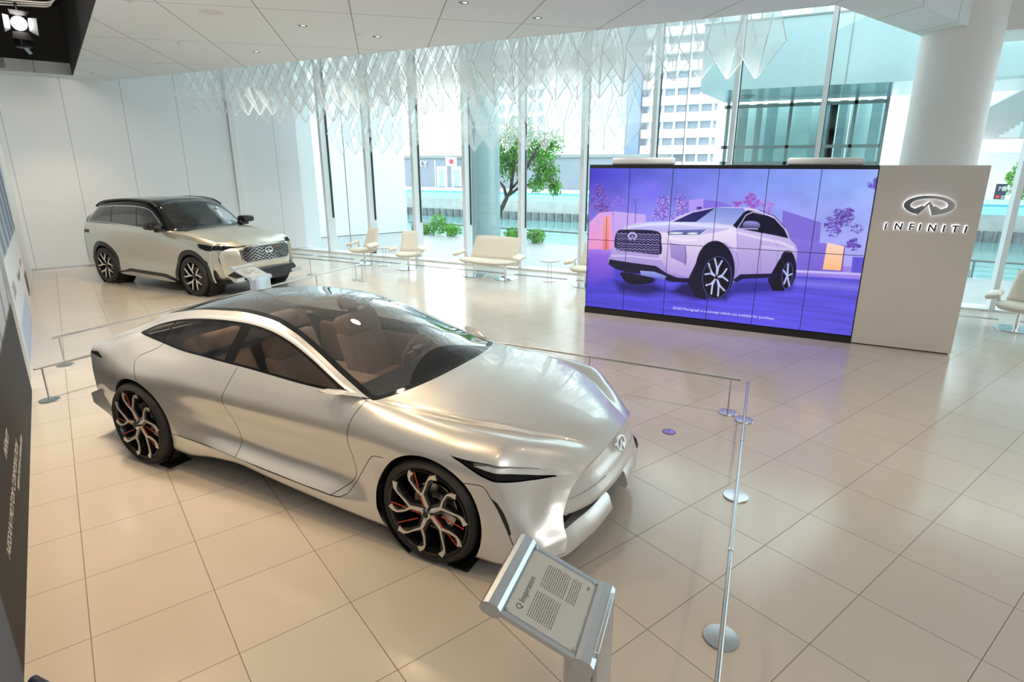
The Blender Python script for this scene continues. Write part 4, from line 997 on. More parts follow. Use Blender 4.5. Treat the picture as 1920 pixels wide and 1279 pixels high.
# ------------------------------------------------------------------ hanging translucent prisms
def fabric_mat():
    m = D.materials.new('white_translucent_sheet'); m.use_nodes = True; nt = m.node_tree; nt.nodes.clear()
    N = nt.nodes.new; L = nt.links.new
    out = N('ShaderNodeOutputMaterial'); tr = N('ShaderNodeBsdfTransparent'); tl = N('ShaderNodeBsdfTranslucent'); df = N('ShaderNodeBsdfDiffuse')
    tl.inputs[0].default_value = (.93, .95, .95, 1); df.inputs[0].default_value = (.88, .90, .90, 1)
    a = N('ShaderNodeMixShader'); a.inputs[0].default_value = .5; L(tl.outputs[0], a.inputs[1]); L(df.outputs[0], a.inputs[2])
    b = N('ShaderNodeMixShader'); b.inputs[0].default_value = .40; L(tr.outputs[0], b.inputs[1]); L(a.outputs[0], b.inputs[2])
    L(b.outputs[0], out.inputs[0]); return m
M['fabric'] = fabric_mat()
M['fabedge'] = mat('sheet_edge', (.88, .9, .9), .5)
def prism_unit():
    """chain of folded diamonds: two sheets meeting in points, widest between them"""
    a = .25; h = .50; nlev = 4; m = MB(); e = MB()
    sides = []
    for sg in (-1, 1):
        m = MB(); m.cur = 0; lv = []
        for i in range(0, nlev * 2 + 1):
            w, l = (a * sg, .27) if i % 2 else (.006 * sg, .21 if i else .015)
            p = NV * w - EV * l; q = NV * w + EV * l; p.z = q.z = i * h; lv.append((p, q))
        for (p0, q0), (p1, q1) in zip(lv, lv[1:]):
            m.add([p0, q0, q1, p1], [(0, 1, 2, 3)])
            m.cur = 1
            for u, v in ((p0, p1), (q0, q1)): m.tube([u, v], .0058, 5, caps=False)
            m.cur = 0
        sides.append(m)
    return sides
pm_ = prism_unit()
def hang(x, y, z, lab):
    global proto
    if proto is None:
        r = empty('hanging_prism', (x, y, z)); [q.build('folded_sheet', [M['fabric'], M['fabedge']], r, fix=False) for q in pm_]
        proto = r
    else:
        r = copy_tree(proto); r.location = (x, y, z)
    tag(r, lab[0], 'hanging decoration', lab[1])
proto = None
def tipz(tab, x, y):     # measured heights of the tips along a row
    return float(np.interp(x, [t[0] for t in tab], [t[1] for t in tab]))
front_tab = sorted([(at(px, py, 7.5).x, at(px, py, 7.5).z) for px, py in [(350, 217), (545, 217), (784, 196), (889, 181), (1003, 170), (1154, 158), (1333, 151), (1430, 150)]])
back_tab = sorted([(at(px, py, 9.2).x, at(px, py, 9.2).z) for px, py in [(642, 290), (755, 288), (853, 284), (959, 281), (1087, 281), (1200, 280)]])
G1 = ('folded white translucent prism in the front row hanging from the atrium roof', 'front row of hanging prisms')
G2 = ('folded white translucent prism in the second row, just behind the front row', 'second row of hanging prisms')
G3 = ('folded white translucent prism in the rear row, hanging lowest against the windows', 'rear row of hanging prisms')
x = -13.9; k = 0
while x < front_tab[-1][0]:
    hang(x, 7.35, tipz(front_tab, x, 7.4), G1); x += .40
x = -12.6
while x < front_tab[-1][0] - 1.6:
    hang(x, 8.1, tipz(front_tab, x, 7.4) - .12, G2); x += .42
x = back_tab[0][0]
while x < back_tab[-1][0] + .1:
    hang(x, 9.2, tipz(back_tab, x, 9.2), G3); x += .43

# ------------------------------------------------------------------ video wall and logo wall
SY = 6.95
XL, XM, XR, SH = -3.475, .625, 1.82, 2.477
vw = empty('video_wall', ((XL + XM) / 2, SY, 0), 0, 'large black framed video wall showing a silver car in a violet courtyard', 'video wall')
cxv = (XL + XM) / 2
MB().box((XL - cxv, 0, 0), (XM - cxv, .34, SH)).build('cabinet', M['black'], vw)
MB().box((XL - cxv, -.03, 0), (XM - cxv, 0.0, .10)).build('plinth', M['black'], vw)
def c5(x, y): return 1080 + x * .3125, 280 + y * .3125
def onS(x, y):
    px, py = c5(x, y); q = at(px, py, SY - .012); return q.x, q.z
dx0, dx1, dz0, dz1 = XL + .015, XM - .01, .112, SH - .055
NX, NZ = 700, 404
gx = np.linspace(dx0, dx1, NX); gz_ = np.linspace(dz0, dz1, NZ); GX, GZ = np.meshgrid(gx, gz_)
PP = np.stack([GX.ravel(), GZ.ravel()], 1)
img = np.zeros((len(PP), 3))
def lin(c): return np.array(srgb(*c))
U = (PP[:, 0] - dx0) / (dx1 - dx0); Vv = (dz1 - PP[:, 1]) / (dz1 - dz0)
def noise2(sx, sy, seed):
    rng = np.random.RandomState(seed); g = rng.rand(sy + 2, sx + 2); u = U * sx; v = Vv * sy; i = u.astype(int); j = v.astype(int); fu = u - i; fv = v - j
    fu = fu * fu * (3 - 2 * fu); fv = fv * fv * (3 - 2 * fv)
    return (g[j, i] * (1 - fu) + g[j, i + 1] * fu) * (1 - fv) + (g[j + 1, i] * (1 - fu) + g[j + 1, i + 1] * fu) * fv
n1 = noise2(9, 6, 1) * .6 + noise2(25, 14, 2) * .3 + noise2(60, 35, 3) * .1
# sky
sky = lin((60, 48, 205))[None] * (1 - U[:, None]) + lin((150, 178, 255))[None] * U[:, None]
hz = np.clip((Vv - .05) / .5, 0, 1)[:, None]
sky = sky * (1 - hz * .6) + lin((190, 170, 250))[None] * hz * .6
sky *= (.8 + .45 * n1[:, None]); img[:] = sky
# ground
gr = lin((70, 64, 205))[None] * (1 - U[:, None] * .5) + lin((110, 100, 235))[None] * U[:, None] * .5
gr = gr * (.75 + .5 * (noise2(5, 60, 5) * .6 + noise2(14, 90, 6) * .4))[:, None]
gm = (Vv > .60); img[gm] = gr[gm]
gm = (Vv > .57) & (Vv <= .64); img[gm] = lin((160, 135, 235)) * (.9 + .2 * n1[gm, None])
AX = 1.25   # antialias in samples
px_ = (dx1 - dx0) / NX
def paint(poly, col, col2=None, soft=1.0, raw=False):
    P = [onS(*p) for p in poly] if not raw else poly
    P = np.array(P); lo = P.min(0) - .02 * soft - .01; hi = P.max(0) + .02 * soft + .01
    m = np.where((PP[:, 0] > lo[0]) & (PP[:, 0] < hi[0]) & (PP[:, 1] > lo[1]) & (PP[:, 1] < hi[1]))[0]
    if not len(m): return
    d = sdf_poly(PP[m], P); a = np.clip(.5 - d / (px_ * soft), 0, 1)[:, None]
    if col2 is not None:
        t = ((PP[m, 1] - P[:, 1].min()) / (P[:, 1].max() - P[:, 1].min()))[:, None].clip(0, 1); c_ = lin(col2) * (1 - t) + lin(col) * t
    else: c_ = lin(col)[None]
    img[m] = img[m] * (1 - a) + c_ * a
def stroke(line, w, col, soft=1.0):
    P = np.array([onS(*p) for p in line]); lo = P.min(0) - w - .02; hi = P.max(0) + w + .02
    m = np.where((PP[:, 0] > lo[0]) & (PP[:, 0] < hi[0]) & (PP[:, 1] > lo[1]) & (PP[:, 1] < hi[1]))[0]
    d = sdf_line(PP[m], P) - w / 2; a = np.clip(.5 - d / (px_ * soft), 0, 1)[:, None]; img[m] = img[m] * (1 - a) + lin(col) * a
def ell(cx, cy, rx, ry, n=28, a0=0, a1=360, rot=0): return [(cx + rx * math.cos(R(a)) * math.cos(R(rot)) - ry * math.sin(R(a)) * math.sin(R(rot)), cy + rx * math.cos(R(a)) * math.sin(R(rot)) + ry * math.sin(R(a)) * math.cos(R(rot))) for a in np.linspace(a0, a1, n)]
def splat_tree(cx, cy, rx, ry, n, cols, seed):
    rng = random.Random(seed); cl = []
    for _ in range(16):
        a = rng.uniform(0, 2 * PI); r = rng.random() ** .5; cl.append((cx + rx * .85 * r * math.cos(a), cy + ry * .85 * r * math.sin(a), rng.uniform(.16, .34)))
    for _ in range(n * 4):
        c_ = rng.choice(cl); a = rng.uniform(0, 2 * PI); r = rng.random() ** .5 * c_[2] * 1.2
        paint(ell(c_[0] + rx * r * math.cos(a), c_[1] + ry * r * math.sin(a), rng.uniform(2.5, 7), rng.uniform(2, 5), 6), rng.choice(cols))
paint(ell(460, 250, 48, 55), (120, 110, 240), soft=30)
# trees and walls in the picture
splat_tree(150, 330, 62, 115, 110, [(95, 60, 150), (120, 70, 170), (160, 110, 200), (80, 45, 130)], 1)
splat_tree(255, 330, 60, 80, 60, [(140, 120, 235), (120, 100, 220)], 8)
splat_tree(560, 350, 110, 100, 170, [(150, 110, 215), (120, 80, 195), (190, 160, 240), (100, 70, 180)], 2)
splat_tree(1055, 310, 50, 45, 60, [(170, 90, 200), (140, 70, 185)], 3)
splat_tree(965, 330, 30, 22, 25, [(170, 90, 200), (140, 70, 185)], 4)
splat_tree(1140, 340, 45, 45, 45, [(160, 110, 215), (190, 150, 235)], 5)
paint([(80, 440), (140, 380), (220, 372), (225, 600), (75, 600)], (215, 165, 235), (240, 150, 200))
paint([(225, 372), (420, 392), (420, 600), (225, 600)], (196, 170, 245), (205, 150, 230))
paint([(165, 405), (202, 400), (198, 608), (160, 606)], (250, 165, 150), (235, 120, 130)); paint([(182, 405), (186, 405), (182, 606), (178, 606)], (120, 60, 110))
stroke([(355, 440), (360, 320), (340, 300)], .012, (90, 80, 190)); stroke([(330, 303), (400, 305)], .01, (110, 100, 210))
paint([(680, 305), (770, 293), (765, 360), (680, 385)], (175, 150, 245)); paint([(725, 345), (755, 343), (755, 360), (725, 362)], (80, 60, 150))
paint([(765, 300), (870, 315), (940, 345), (765, 380)], (130, 110, 225))
paint([(1240, 365), (1470, 440), (1460, 560), (1615, 575), (1600, 735), (1300, 735), (1230, 560)], (145, 125, 225), (120, 100, 215))
paint([(1240, 365), (1470, 440), (1462, 560), (1235, 520)], (125, 110, 215)); paint([(1660, 645), (1740, 650), (1735, 750), (1650, 745)], (100, 85, 215))
splat_tree(1610, 440, 120, 85, 190, [(85, 60, 165), (110, 80, 190), (65, 45, 140), (150, 120, 225)], 6)
splat_tree(1665, 570, 50, 40, 50, [(85, 60, 165), (110, 80, 190)], 7)
splat_tree(1800, 215, 45, 55, 60, [(90, 70, 185), (120, 95, 215)], 9)
paint([(1508, 560), (1612, 582), (1592, 728), (1480, 720)], (255, 215, 200), (255, 190, 130)); stroke([(1612, 582), (1592, 728)], .012, (110, 60, 110))
stroke([(1310, 730), (1720, 750)], .03, (200, 190, 255)); stroke([(1310, 755), (1715, 778)], .015, (150, 130, 240))
# reflections on the wet ground
paint([(70, 610), (230, 620), (225, 760), (65, 830)], (150, 100, 225), (80, 66, 205), soft=20)
paint([(560, 860), (700, 900), (900, 905), (950, 850), (900, 800), (640, 800)], (28, 22, 90), soft=16)
paint([(230, 790), (470, 800), (560, 850), (420, 880), (260, 850)], (30, 26, 105), soft=22)
paint([(950, 790), (1300, 790), (1290, 850), (1180, 860), (900, 880)], (50, 46, 150), soft=18)
# the car in the picture
def cm(pts, k=5): return catmull(pts, k, True)
body = [(230, 560), (245, 500), (300, 465), (380, 440), (560, 432), (620, 400), (720, 370), (830, 350), (1000, 348), (1100, 365), (1190, 405), (1260, 480), (1285, 540), (1320, 580), (1325, 640), (1315, 700), (1290, 740), (1230, 760), (1000, 775), (930, 800), (700, 790), (560, 790), (480, 745), (330, 735), (200, 690), (210, 620)]
paint(cm(body), (215, 200, 245), (150, 130, 205))
paint([(370, 440), (560, 432), (820, 445), (960, 460), (800, 480), (540, 490), (280, 475)], (205, 210, 250), (180, 170, 235))
paint([(480, 500), (560, 500), (700, 520), (830, 500), (960, 470), (970, 620), (900, 560), (820, 560), (740, 620), (690, 770), (560, 740), (500, 650)], (238, 225, 250), (176, 150, 215))
paint([(580, 436), (700, 380), (840, 350), (720, 436)], (32, 34, 100)); paint([(720, 436), (840, 350), (1005, 352), (1020, 375), (940, 455), (830, 440)], (120, 140, 215), (160, 175, 235))
paint([(940, 458), (1005, 380), (1030, 365), (1060, 370), (1120, 385), (1190, 415), (1250, 480), (1275, 535), (1200, 518), (1000, 480), (968, 478)], (14, 14, 44))
stroke([(968, 478), (1020, 395), (1060, 376), (1150, 395)], .012, (190, 190, 240)); stroke([(1100, 365), (1190, 400), (1255, 470)], .014, (70, 60, 160))
paint([(1110, 400), (1130, 400), (1122, 505), (1100, 500)], (8, 8, 30))
paint(cm([(1005, 440), (1040, 430), (1095, 440), (1100, 470), (1050, 480), (1005, 472)]), (150, 150, 220), (20, 18, 60)); stroke([(970, 475), (1090, 478)], .012, (200, 200, 245))
paint(cm([(250, 490), (300, 482), (490, 492), (512, 560), (515, 610), (490, 632), (300, 610), (238, 595), (232, 540)], 4), (22, 18, 60))
for r_ in range(8):
    y0 = 505 + r_ * 15
    ln_ = [(245 + q * 13.4, y0 + q * .45 + (5 if q % 2 else -4)) for q in range(20)]
    stroke(ln_, .010, (130, 120, 190) if r_ % 2 else (165, 155, 215))
paint(ell(338, 520, 28, 24), (180, 175, 225)); paint(ell(338, 522, 17, 14), (40, 34, 90)); paint([(324, 545), (338, 512), (352, 545)], (180, 175, 225)); paint([(332, 546), (338, 520), (344, 546)], (60, 50, 120))
stroke([(215, 640), (320, 640), (500, 660), (520, 620)], .02, (210, 200, 245))
paint([(545, 495), (600, 485), (790, 480), (745, 515), (560, 518)], (110, 120, 190), (60, 60, 130)); stroke([(560, 516), (740, 516), (785, 484)], .01, (230, 235, 255))
paint([(560, 560), (655, 580), (660, 690), (570, 650)], (170, 150, 215), (140, 118, 190)); stroke([(655, 580), (662, 650), (655, 695)], .012, (60, 46, 110))
paint([(200, 660), (330, 680), (480, 700), (545, 745), (610, 770), (690, 775), (680, 800), (560, 795), (470, 745), (330, 745), (240, 720), (195, 690)], (16, 14, 50))
paint([(385, 728), (470, 735), (545, 762), (530, 790), (480, 770), (390, 760)], (150, 160, 230), (80, 80, 180))
paint(cm([(268, 740), (330, 745), (470, 775), (440, 805), (330, 810), (285, 780)]), (10, 10, 36))
paint(ell(835, 720, 118, 172, 40), (14, 13, 45)); paint([(665, 795), (740, 640), (830, 560), (760, 800), (780, 905), (720, 890)], (12, 11, 40))
paint(ell(845, 770, 90, 132, 40, rot=8), (8, 8, 26))
for k in range(5):
    a = R(72 * k - 80); c0 = (843, 768)
    for s_ in (-.25, .25):
        stroke([(c0[0] + 12 * math.cos(a), c0[1] + 18 * math.sin(a)), (c0[0] + 38 * math.cos(a + s_ * .4), c0[1] + 60 * math.sin(a + s_ * .4)), (c0[0] + 68 * math.cos(a + s_ * 1.3), c0[1] + 112 * math.sin(a + s_ * 1.3))], .024, (190, 195, 245))
paint(ell(1270, 715, 52, 112, 36), (14, 13, 45)); paint([(1150, 785), (1220, 660), (1270, 640), (1250, 850), (1180, 850)], (10, 9, 34)); paint(ell(1268, 758, 33, 82, 30, rot=6), (8, 8, 26))
for k in range(5):
    a = R(72 * k - 80)
    stroke([(1268, 758), (1268 + 28 * math.cos(a), 758 + 70 * math.sin(a))], .022, (180, 185, 245))
paint([(940, 785), (985, 750), (1190, 745), (1215, 755), (1190, 770), (1000, 778), (960, 800)], (22, 18, 60))
stroke([(970, 505), (965, 620), (975, 690), (960, 745)], .006, (120, 100, 180)); stroke([(1115, 510), (1108, 600), (1105, 740)], .006, (120, 100, 180)); stroke([(1190, 540), (1215, 600), (1200, 690)], .006, (130, 110, 190))
stroke([(1120, 585), (1320, 610)], .01, (225, 215, 250), 12)
for a_, b_ in (([(300, 470), (430, 452), (620, 446), (820, 462), (940, 470)], (240, 240, 255)), ([(975, 500), (1110, 535), (1230, 560), (1300, 590)], (246, 240, 255)), ([(560, 530), (640, 545), (720, 545)], (250, 235, 255))):
    stroke(a_, .012, b_, 9)
stroke([(1330, 800), (1700, 830)], .05, (135, 125, 240), 20)
for cx__, cy__, rx_, ry_ in ((845, 770, 86, 126), (1268, 758, 31, 79)): stroke(ell(cx__, cy__, rx_, ry_, 40, rot=7), .006, (90, 90, 170), 2)
paint(ell(600, 503, 40, 5), (240, 250, 255), soft=4); paint(ell(700, 505, 30, 5), (235, 248, 255), soft=4)
img *= (.93 + .14 * noise2(3, 2, 9))[:, None]
me = D.meshes.new('picture'); vsx = np.stack([GX.ravel() - cxv, np.full(GX.size, -.012), GZ.ravel()], 1)
idx = np.arange(NX * NZ).reshape(NZ, NX); q = np.stack([idx[:-1, :-1].ravel(), idx[:-1, 1:].ravel(), idx[1:, 1:].ravel(), idx[1:, :-1].ravel()], 1)
me.vertices.add(len(vsx)); me.vertices.foreach_set('co', vsx.ravel()); me.loops.add(q.size); me.loops.foreach_set('vertex_index', q.ravel())
me.polygons.add(len(q)); me.polygons.foreach_set('loop_start', np.arange(0, q.size, 4)); me.polygons.foreach_set('loop_total', np.full(len(q), 4)); me.update()
ca = me.color_attributes.new('Col', 'FLOAT_COLOR', 'POINT'); ca.data.foreach_set('color', np.concatenate([img, np.ones((len(img), 1))], 1).ravel())
me.materials.append(vcol_mat('video_picture', 1.0)); o = D.objects.new('picture', me); COL.objects.link(o); o.parent = vw
for k in range(1, 6):
    x = XL + (XM - XL) * k / 6 - cxv; MB().box((x - .004, -.016, dz0), (x + .004, -.010, dz1)).build('bezel_line', M['black'], vw)
MB().box((XL - cxv, -.016, (dz0 + dz1) / 2 - .004), (XM - cxv, -.010, (dz0 + dz1) / 2 + .004)).build('bezel_line', M['black'], vw)
me = text_mesh('QX60 Monograph is a concept vehicle not available for purchase.', .058, .001)
tx, tz = onS(580, 957); link_mesh('caption', me, mat('caption_white', (0, 0, 0), .5, emit=(.75, .75, .9), estr=.9), vw, T(tx - cxv, -.0165, tz) @ RX(R(90)))
# housings on top of the wall
for (a, b_, lab) in (((1150, 296), (1265, 307), 'long white housing on top of the video wall, left one'), ((1478, 296), (1620, 307), 'long white housing on top of the video wall, right one')):
    p = at(a[0], a[1], 7.1); q = at(b_[0], b_[1], 7.1)
    m = MB(); m.rbox((p.x, 7.02, SH), (q.x, 7.18, p.z), .03); tag(m.build('white_housing', M['white_gloss'], None, True), lab, 'equipment')
# logo wall
M['darkchrome'] = mat('dark_chrome', (.05, .05, .055), .2, .8)
lg = empty('logo_wall', ((XM + XR) / 2, SY, 0), 0, 'warm white freestanding wall with backlit chrome emblem and lettering', 'sign wall'); cxl = (XM + XR) / 2
MB().box((XM - cxl + .004, -.02, .02), (XR - cxl, .36, SH)).build('panel', M['wallgrey'], lg)
MB().box((XM - cxl + .03, .0, 0), (XR - cxl - .03, .34, .02)).build('plinth', M['black'], lg)
M['halo'] = mat('backlight', (1, 1, 1), .5, emit=(.86, .90, 1.0), estr=2.2)
ec = at(1741, 385, SY - .06)
em = emblem_mesh(.545, .245, .03); link_mesh('emblem', em, mat('smoked_chrome', (.42, .40, .38), .08, 1), lg, T(ec.x - cxl, -.075, ec.z) @ RX(R(90)))
em2 = emblem_mesh(.55, .25, .012); link_mesh('emblem_backlight', em2, M['halo'], lg, T(ec.x - cxl, -.032, ec.z) @ RX(R(90)))
xs_ = [(1660, 424), (1684, 424), (1708, 425), (1724, 426), (1747, 427), (1769, 428), (1790, 429), (1810, 430)]
for ch, (px, py) in zip('INFINITI', xs_):
    p = at(px, py, SY - .06)
    for nm, off, y, mm, ex in (('letter', .003, -.065, M['darkchrome'], .008), ('letter_backlight', .006, -.032, M['halo'], .004)):
        me = text_mesh(ch, .122, ex, 1.0, off, .08, 'CENTER'); link_mesh(nm, me, mm, lg, T(p.x - cxl, y, p.z - .043) @ RX(R(90)))

# ------------------------------------------------------------------ large SUV
def build_suv():
    yc = 5.6; O = Vector((-12.05, yc, 0))
    root = empty('concept_suv', O, 0, 'champagne silver SUV with black roof and mesh grille parked by the back wall', 'car')
    k0 = [(-14.2, .60, .30), (-13, .75, .24), (-11, .75, .24), (-9.75, .60, .26)]
    k1 = [(-14.2, .86, .36), (-13.5, .95, .30), (-13.0, .97, .27), (-11.1, .97, .26), (-10.6, .96, .28), (-10.1, .90, .28), (-9.75, .72, .26)]
    k2 = [(-14.2, .89, .46), (-13.5, .985, .42), (-13.0, .985, .38), (-11.1, .985, .37), (-10.6, .985, .40), (-10.1, .95, .40), (-9.75, .76, .38)]
    k3 = [(-14.2, .90, .66), (-13.5, .99, .66), (-13.0, .955, .62), (-12.1, .91, .58), (-11.3, .935, .60), (-10.6, .985, .62), (-10.1, .955, .62), (-9.75, .80, .58)]
    k4 = [(-14.2, .90, .92), (-13.5, .99, .95), (-13.0, .96, .94), (-12.1, .94, .93), (-11.3, .965, .93), (-10.6, .98, .90), (-10.1, .945, .86), (-9.75, .82, .80)]
    k5 = [(-14.2, .88, 1.13), (-13.5, .93, 1.15), (-13.0, .935, 1.13), (-12.1, .925, 1.12), (-11.3, .93, 1.10), (-10.6, .93, 1.06), (-10.1, .885, 1.0), (-9.75, .78, .90)]
    k6 = [(-14.2, .84, 1.23), (-13.5, .87, 1.255), (-12.7, .88, 1.235), (-12.1, .885, 1.215), (-11.48, .88, 1.19), (-11.2, .86, 1.165), (-10.6, .84, 1.13), (-10.1, .80, 1.06), (-9.75, .72, .94)]
    k7 = [(-14.2, .78, 1.36), (-14.0, .78, 1.48), (-13.7, .77, 1.60), (-13.2, .77, 1.65), (-12.6, .77, 1.67), (-12.1, .775, 1.645), (-11.87, .785, 1.575), (-11.7, .805, 1.46), (-11.5, .83, 1.31), (-11.32, .80, 1.20), (-10.9, .76, 1.185), (-10.4, .70, 1.13), (-10.0, .64, 1.05), (-9.75, .58, .965)]
    k8 = [(-14.2, .70, 1.42), (-14.0, .70, 1.56), (-13.7, .70, 1.67), (-13.2, .70, 1.72), (-12.6, .70, 1.74), (-12.1, .70, 1.715), (-11.9, .705, 1.655), (-11.7, .725, 1.53), (-11.5, .745, 1.37), (-11.3, .72, 1.225), (-10.9, .66, 1.20), (-10.4, .60, 1.15), (-10.0, .54, 1.07), (-9.75, .50, .975)]
    k9 = [(-14.2, .36, 1.47), (-14.0, .36, 1.63), (-13.7, .36, 1.74), (-13.2, .36, 1.775), (-12.6, .36, 1.79), (-12.1, .36, 1.775), (-11.85, .36, 1.72), (-11.6, .38, 1.56), (-11.35, .38, 1.38), (-11.13, .38, 1.235), (-10.8, .34, 1.215), (-10.4, .32, 1.16), (-10.0, .28, 1.075), (-9.75, .26, .98)]
    k10 = [(x, 0, z + .012) for x, w, z in k9]
    keys = [k0, k1, k2, k3, k4, k5, k6, k7, k8, k9, k10]
    Xs = list(np.linspace(-14.2, -9.75, 130)); tl = [-14.2 - .26 * math.sin(t) for t in np.linspace(1.5, .1, 9)]
    def warp(X, w, z):
        if X < -14.2:
            u = (-14.2 - X) / .26; s_ = math.sqrt(max(0, 1 - u * u)); zc = .8
            return X, w * (.62 + .38 * s_), zc + (z - zc) * (.80 + .20 * s_)
        t = max(0, min(1, (X + 10.1) / .35)); t = t * t * (3 - 2 * t)
        lean = np.interp(z, [.26, .4, .6, .8, .92], [-.12, -.02, .02, .02, 0.])
        corner = -.34 * max(0, (abs(w) - .45) / .4) ** 1.6
        rs = .0
        tr_ = max(0, min(1, (-13.8 - X) / .4)); rk = -.10 * tr_ * (np.interp(z, [.5, 1.2, 1.3, 1.7], [1, .6, 0, -1.0]))
        return X + (lean + corner) * t + rk, w, z
    V, F, L = loft_body(keys, tl + Xs, yc, [2, 3, 4, 4, 4, 4, 6, 3, 6, 6, 0], sharp=[6], warp=warp)
    S = Shell(V, F); s2 = lambda P: P[:, [0, 2]]; aw = lambda P: np.abs(P[:, 1] - yc)
    S.cut(lambda P: np.where(P[:, 2] > 1.2, 0, 9) + (1.20 + .45 * np.clip((-11.6 - P[:, 0]) * 0 + 0, 0, 1)) * 0 + np.where((P[:, 0] < -11.02) & (P[:, 0] > -14.6), -(P[:, 2] - 1.19 - np.clip((-11.3 - P[:, 0]) * .05, 0, .075)), 9), ['body'], 'roof')
    dlo = catmull([(-14.19, 1.275), (-14.07, 1.43), (-13.94, 1.56), (-13.75, 1.60), (-13.3, 1.635), (-12.68, 1.655), (-12.13, 1.63), (-11.89, 1.56), (-11.71, 1.44), (-11.53, 1.29), (-11.48, 1.235)], 5) + [(-12.1, 1.235), (-12.75, 1.258), (-13.4, 1.285)]
    sf = lambda poly, e=0, lo=.5: (lambda P: np.where(aw(P) > lo, sdf_poly(s2(P), poly) + e, 9))
    S.cut(sf(dlo), ['roof', 'body'], 'chrome'); S.cut(sf(dlo, .012), ['chrome'], 'glass')
    for xx, sl in ((-12.35, .0), (-13.25, .1)): S.cut(lambda P: np.where(aw(P) > .5, np.abs(P[:, 0] - xx - sl * (P[:, 2] - 1.2)) - .02, 9), ['glass'], 'pillar')
    ws = [(-11.90, 0), (-11.93, .36), (-11.90, .60), (-11.80, .665), (-11.55, .70), (-11.36, .70), (-11.25, .56), (-11.13, .3), (-11.10, 0)]
    wsf = ws + [(x, -w) for x, w in reversed(ws) if w > 0]
    S.cut(lambda P: np.where(P[:, 2] > 1.17, sdf_poly(np.stack([P[:, 0], P[:, 1] - yc], 1), wsf), 9), ['roof', 'body'], 'windscreen')
    for cx in (-13.52, -10.63):
        S.cut(lambda P: np.where(aw(P) > .6, np.hypot(P[:, 0] - cx, (P[:, 2] - .37)) - .535, 9), ['body'], 'cladding')
        S.cut(lambda P: np.where(aw(P) > .6, np.hypot(P[:, 0] - cx, (P[:, 2] - .37)) - .44, 9), ['cladding'], 'void')
    S.cut(lambda P: np.where(aw(P) > .5, P[:, 2] - np.interp(P[:, 0], [-13.05, -12.75, -12.65, -11.45, -11.1], [.30, .36, .395, .375, .30]), 9), ['body'], 'cladding')
    S.cut(lambda P: P[:, 2] - .30 + .0 * P[:, 0], ['body'], 'cladding')
    lamp = [(-10.44, 1.03), (-10.2, 1.01), (-9.9, .975), (-9.6, .945), (-9.6, .935), (-9.72, .918), (-9.86, .905), (-10.2, .905), (-10.36, .945)]
    S.cut(sf(lamp, 0, .45), ['body'], 'lamp')
    vent = [(-10.24, .72), (-10.17, .72), (-10.17, .46), (-10.23, .42)]
    S.cut(sf(vent, 0, .6), ['body'], 'lamp')
    S.cut(lambda P: np.where((aw(P) > .45) & (P[:, 0] < -14.0), np.abs(P[:, 2] - 1.08) - .035, 9), ['body'], 'tail')
    for ln_ in ([(-11.32, 1.13), (-11.36, .8), (-11.2, .45)], [(-12.33, 1.2), (-12.36, .8), (-12.4, .4)], [(-13.2, 1.24), (-13.1, .95), (-13.02, .85)]):
        S.cut(lambda P: np.where(aw(P) > .6, sdf_line(s2(P), catmull(ln_, 5)) - .0025, 9), ['body'], 'gap')
    S.normals(); g = lambda *a, **k: S.extract(*a, parent=root, origin=O, **k)
    g(['body', 'gap'], 'body', [M['paint2'], M['gap']]); g('roof', 'roof', M['blackgloss']); extract_pieces(S, 'chrome', 'window_trim', M['chrome'], root, O)
    extract_pieces(S, ['glass', 'pillar'], 'side_windows', [M['suvglass'], M['blackgloss']], root, O); g('windscreen', 'windscreen', M['suvglass'])
    extract_pieces(S, 'cladding', 'wheel_arch_cladding', M['clad'], root, O)
    for nm_, lb_ in (('headlamp', 'lamp'), ('tail_lamp', 'tail')): extract_pieces(S, lb_, nm_, M['blackgloss'], root, O)
    mx = T(-O.x, -O.y, 0)
    MB().box((-14.2, yc - .8, .26), (-9.95, yc + .8, .34), mx).build('underbody', M['matt_black'], root)
    MB().box((-13.9, yc - .72, .34), (-11.2, yc + .72, 1.15), mx).build('cabin_block', M['matt_black'], root)
    for sd in (-1, 1):
        MB().prism([(-13.0, .27), (-12.85, .30), (-12.6, .335), (-11.5, .31), (-11.15, .25), (-11.2, .235), (-12.8, .255)], 'y', yc + sd * .955, yc + sd * 1.005, mx).build('sill_strip', M['steel'], root)
        rr = [(-13.95, .71, 1.60), (-13.75, .70, 1.69), (-13.4, .69, 1.735), (-12.9, .69, 1.765), (-12.4, .69, 1.76), (-12.05, .695, 1.72), (-11.85, .705, 1.64)]
        MB().tube([Vector((x, yc + sd * w, z)) - O for x, w, z in catmull(rr, 5)], .022, 8).build('roof_rail', M['clad'], root, True)
        m = MB(); m.rbox((-11.66, -.14, 1.24), (-11.40, .14, 1.38), .055, T(-O.x, sd * 1.05, 0)); m.build('door_mirror', M['blackgloss'], root, True, 60)
        MB().rbox((-11.52, -.10, 1.19), (-11.42, .08, 1.25), .02, T(-O.x, sd * .96, 0)).build('mirror_arm', M['blackgloss'], root, True, 60)
        for cx in (-13.52, -10.63):
            MB().lathe([(.45, 0), (.45, .34), (0, .35)], T(*(Vector((cx, yc + sd * .95, .38)) - O)) @ (RX(R(90)) if sd > 0 else RX(R(-90))), 36).build('wheel_well', M['matt_black'], root)
            wheel(root, cx - O.x, sd * .99, .385, .385, .275, .27, sd, 2)
    # front face: closing panel, grille, bumper
    xs_f = lambda w, z: -9.75 + np.interp(z, [.26, .4, .6, .8, .92], [-.12, -.02, .02, .02, 0.]) - .34 * max(0, (abs(w) - .45) / .4) ** 1.6
    V = []; nz = 16; nw = 40
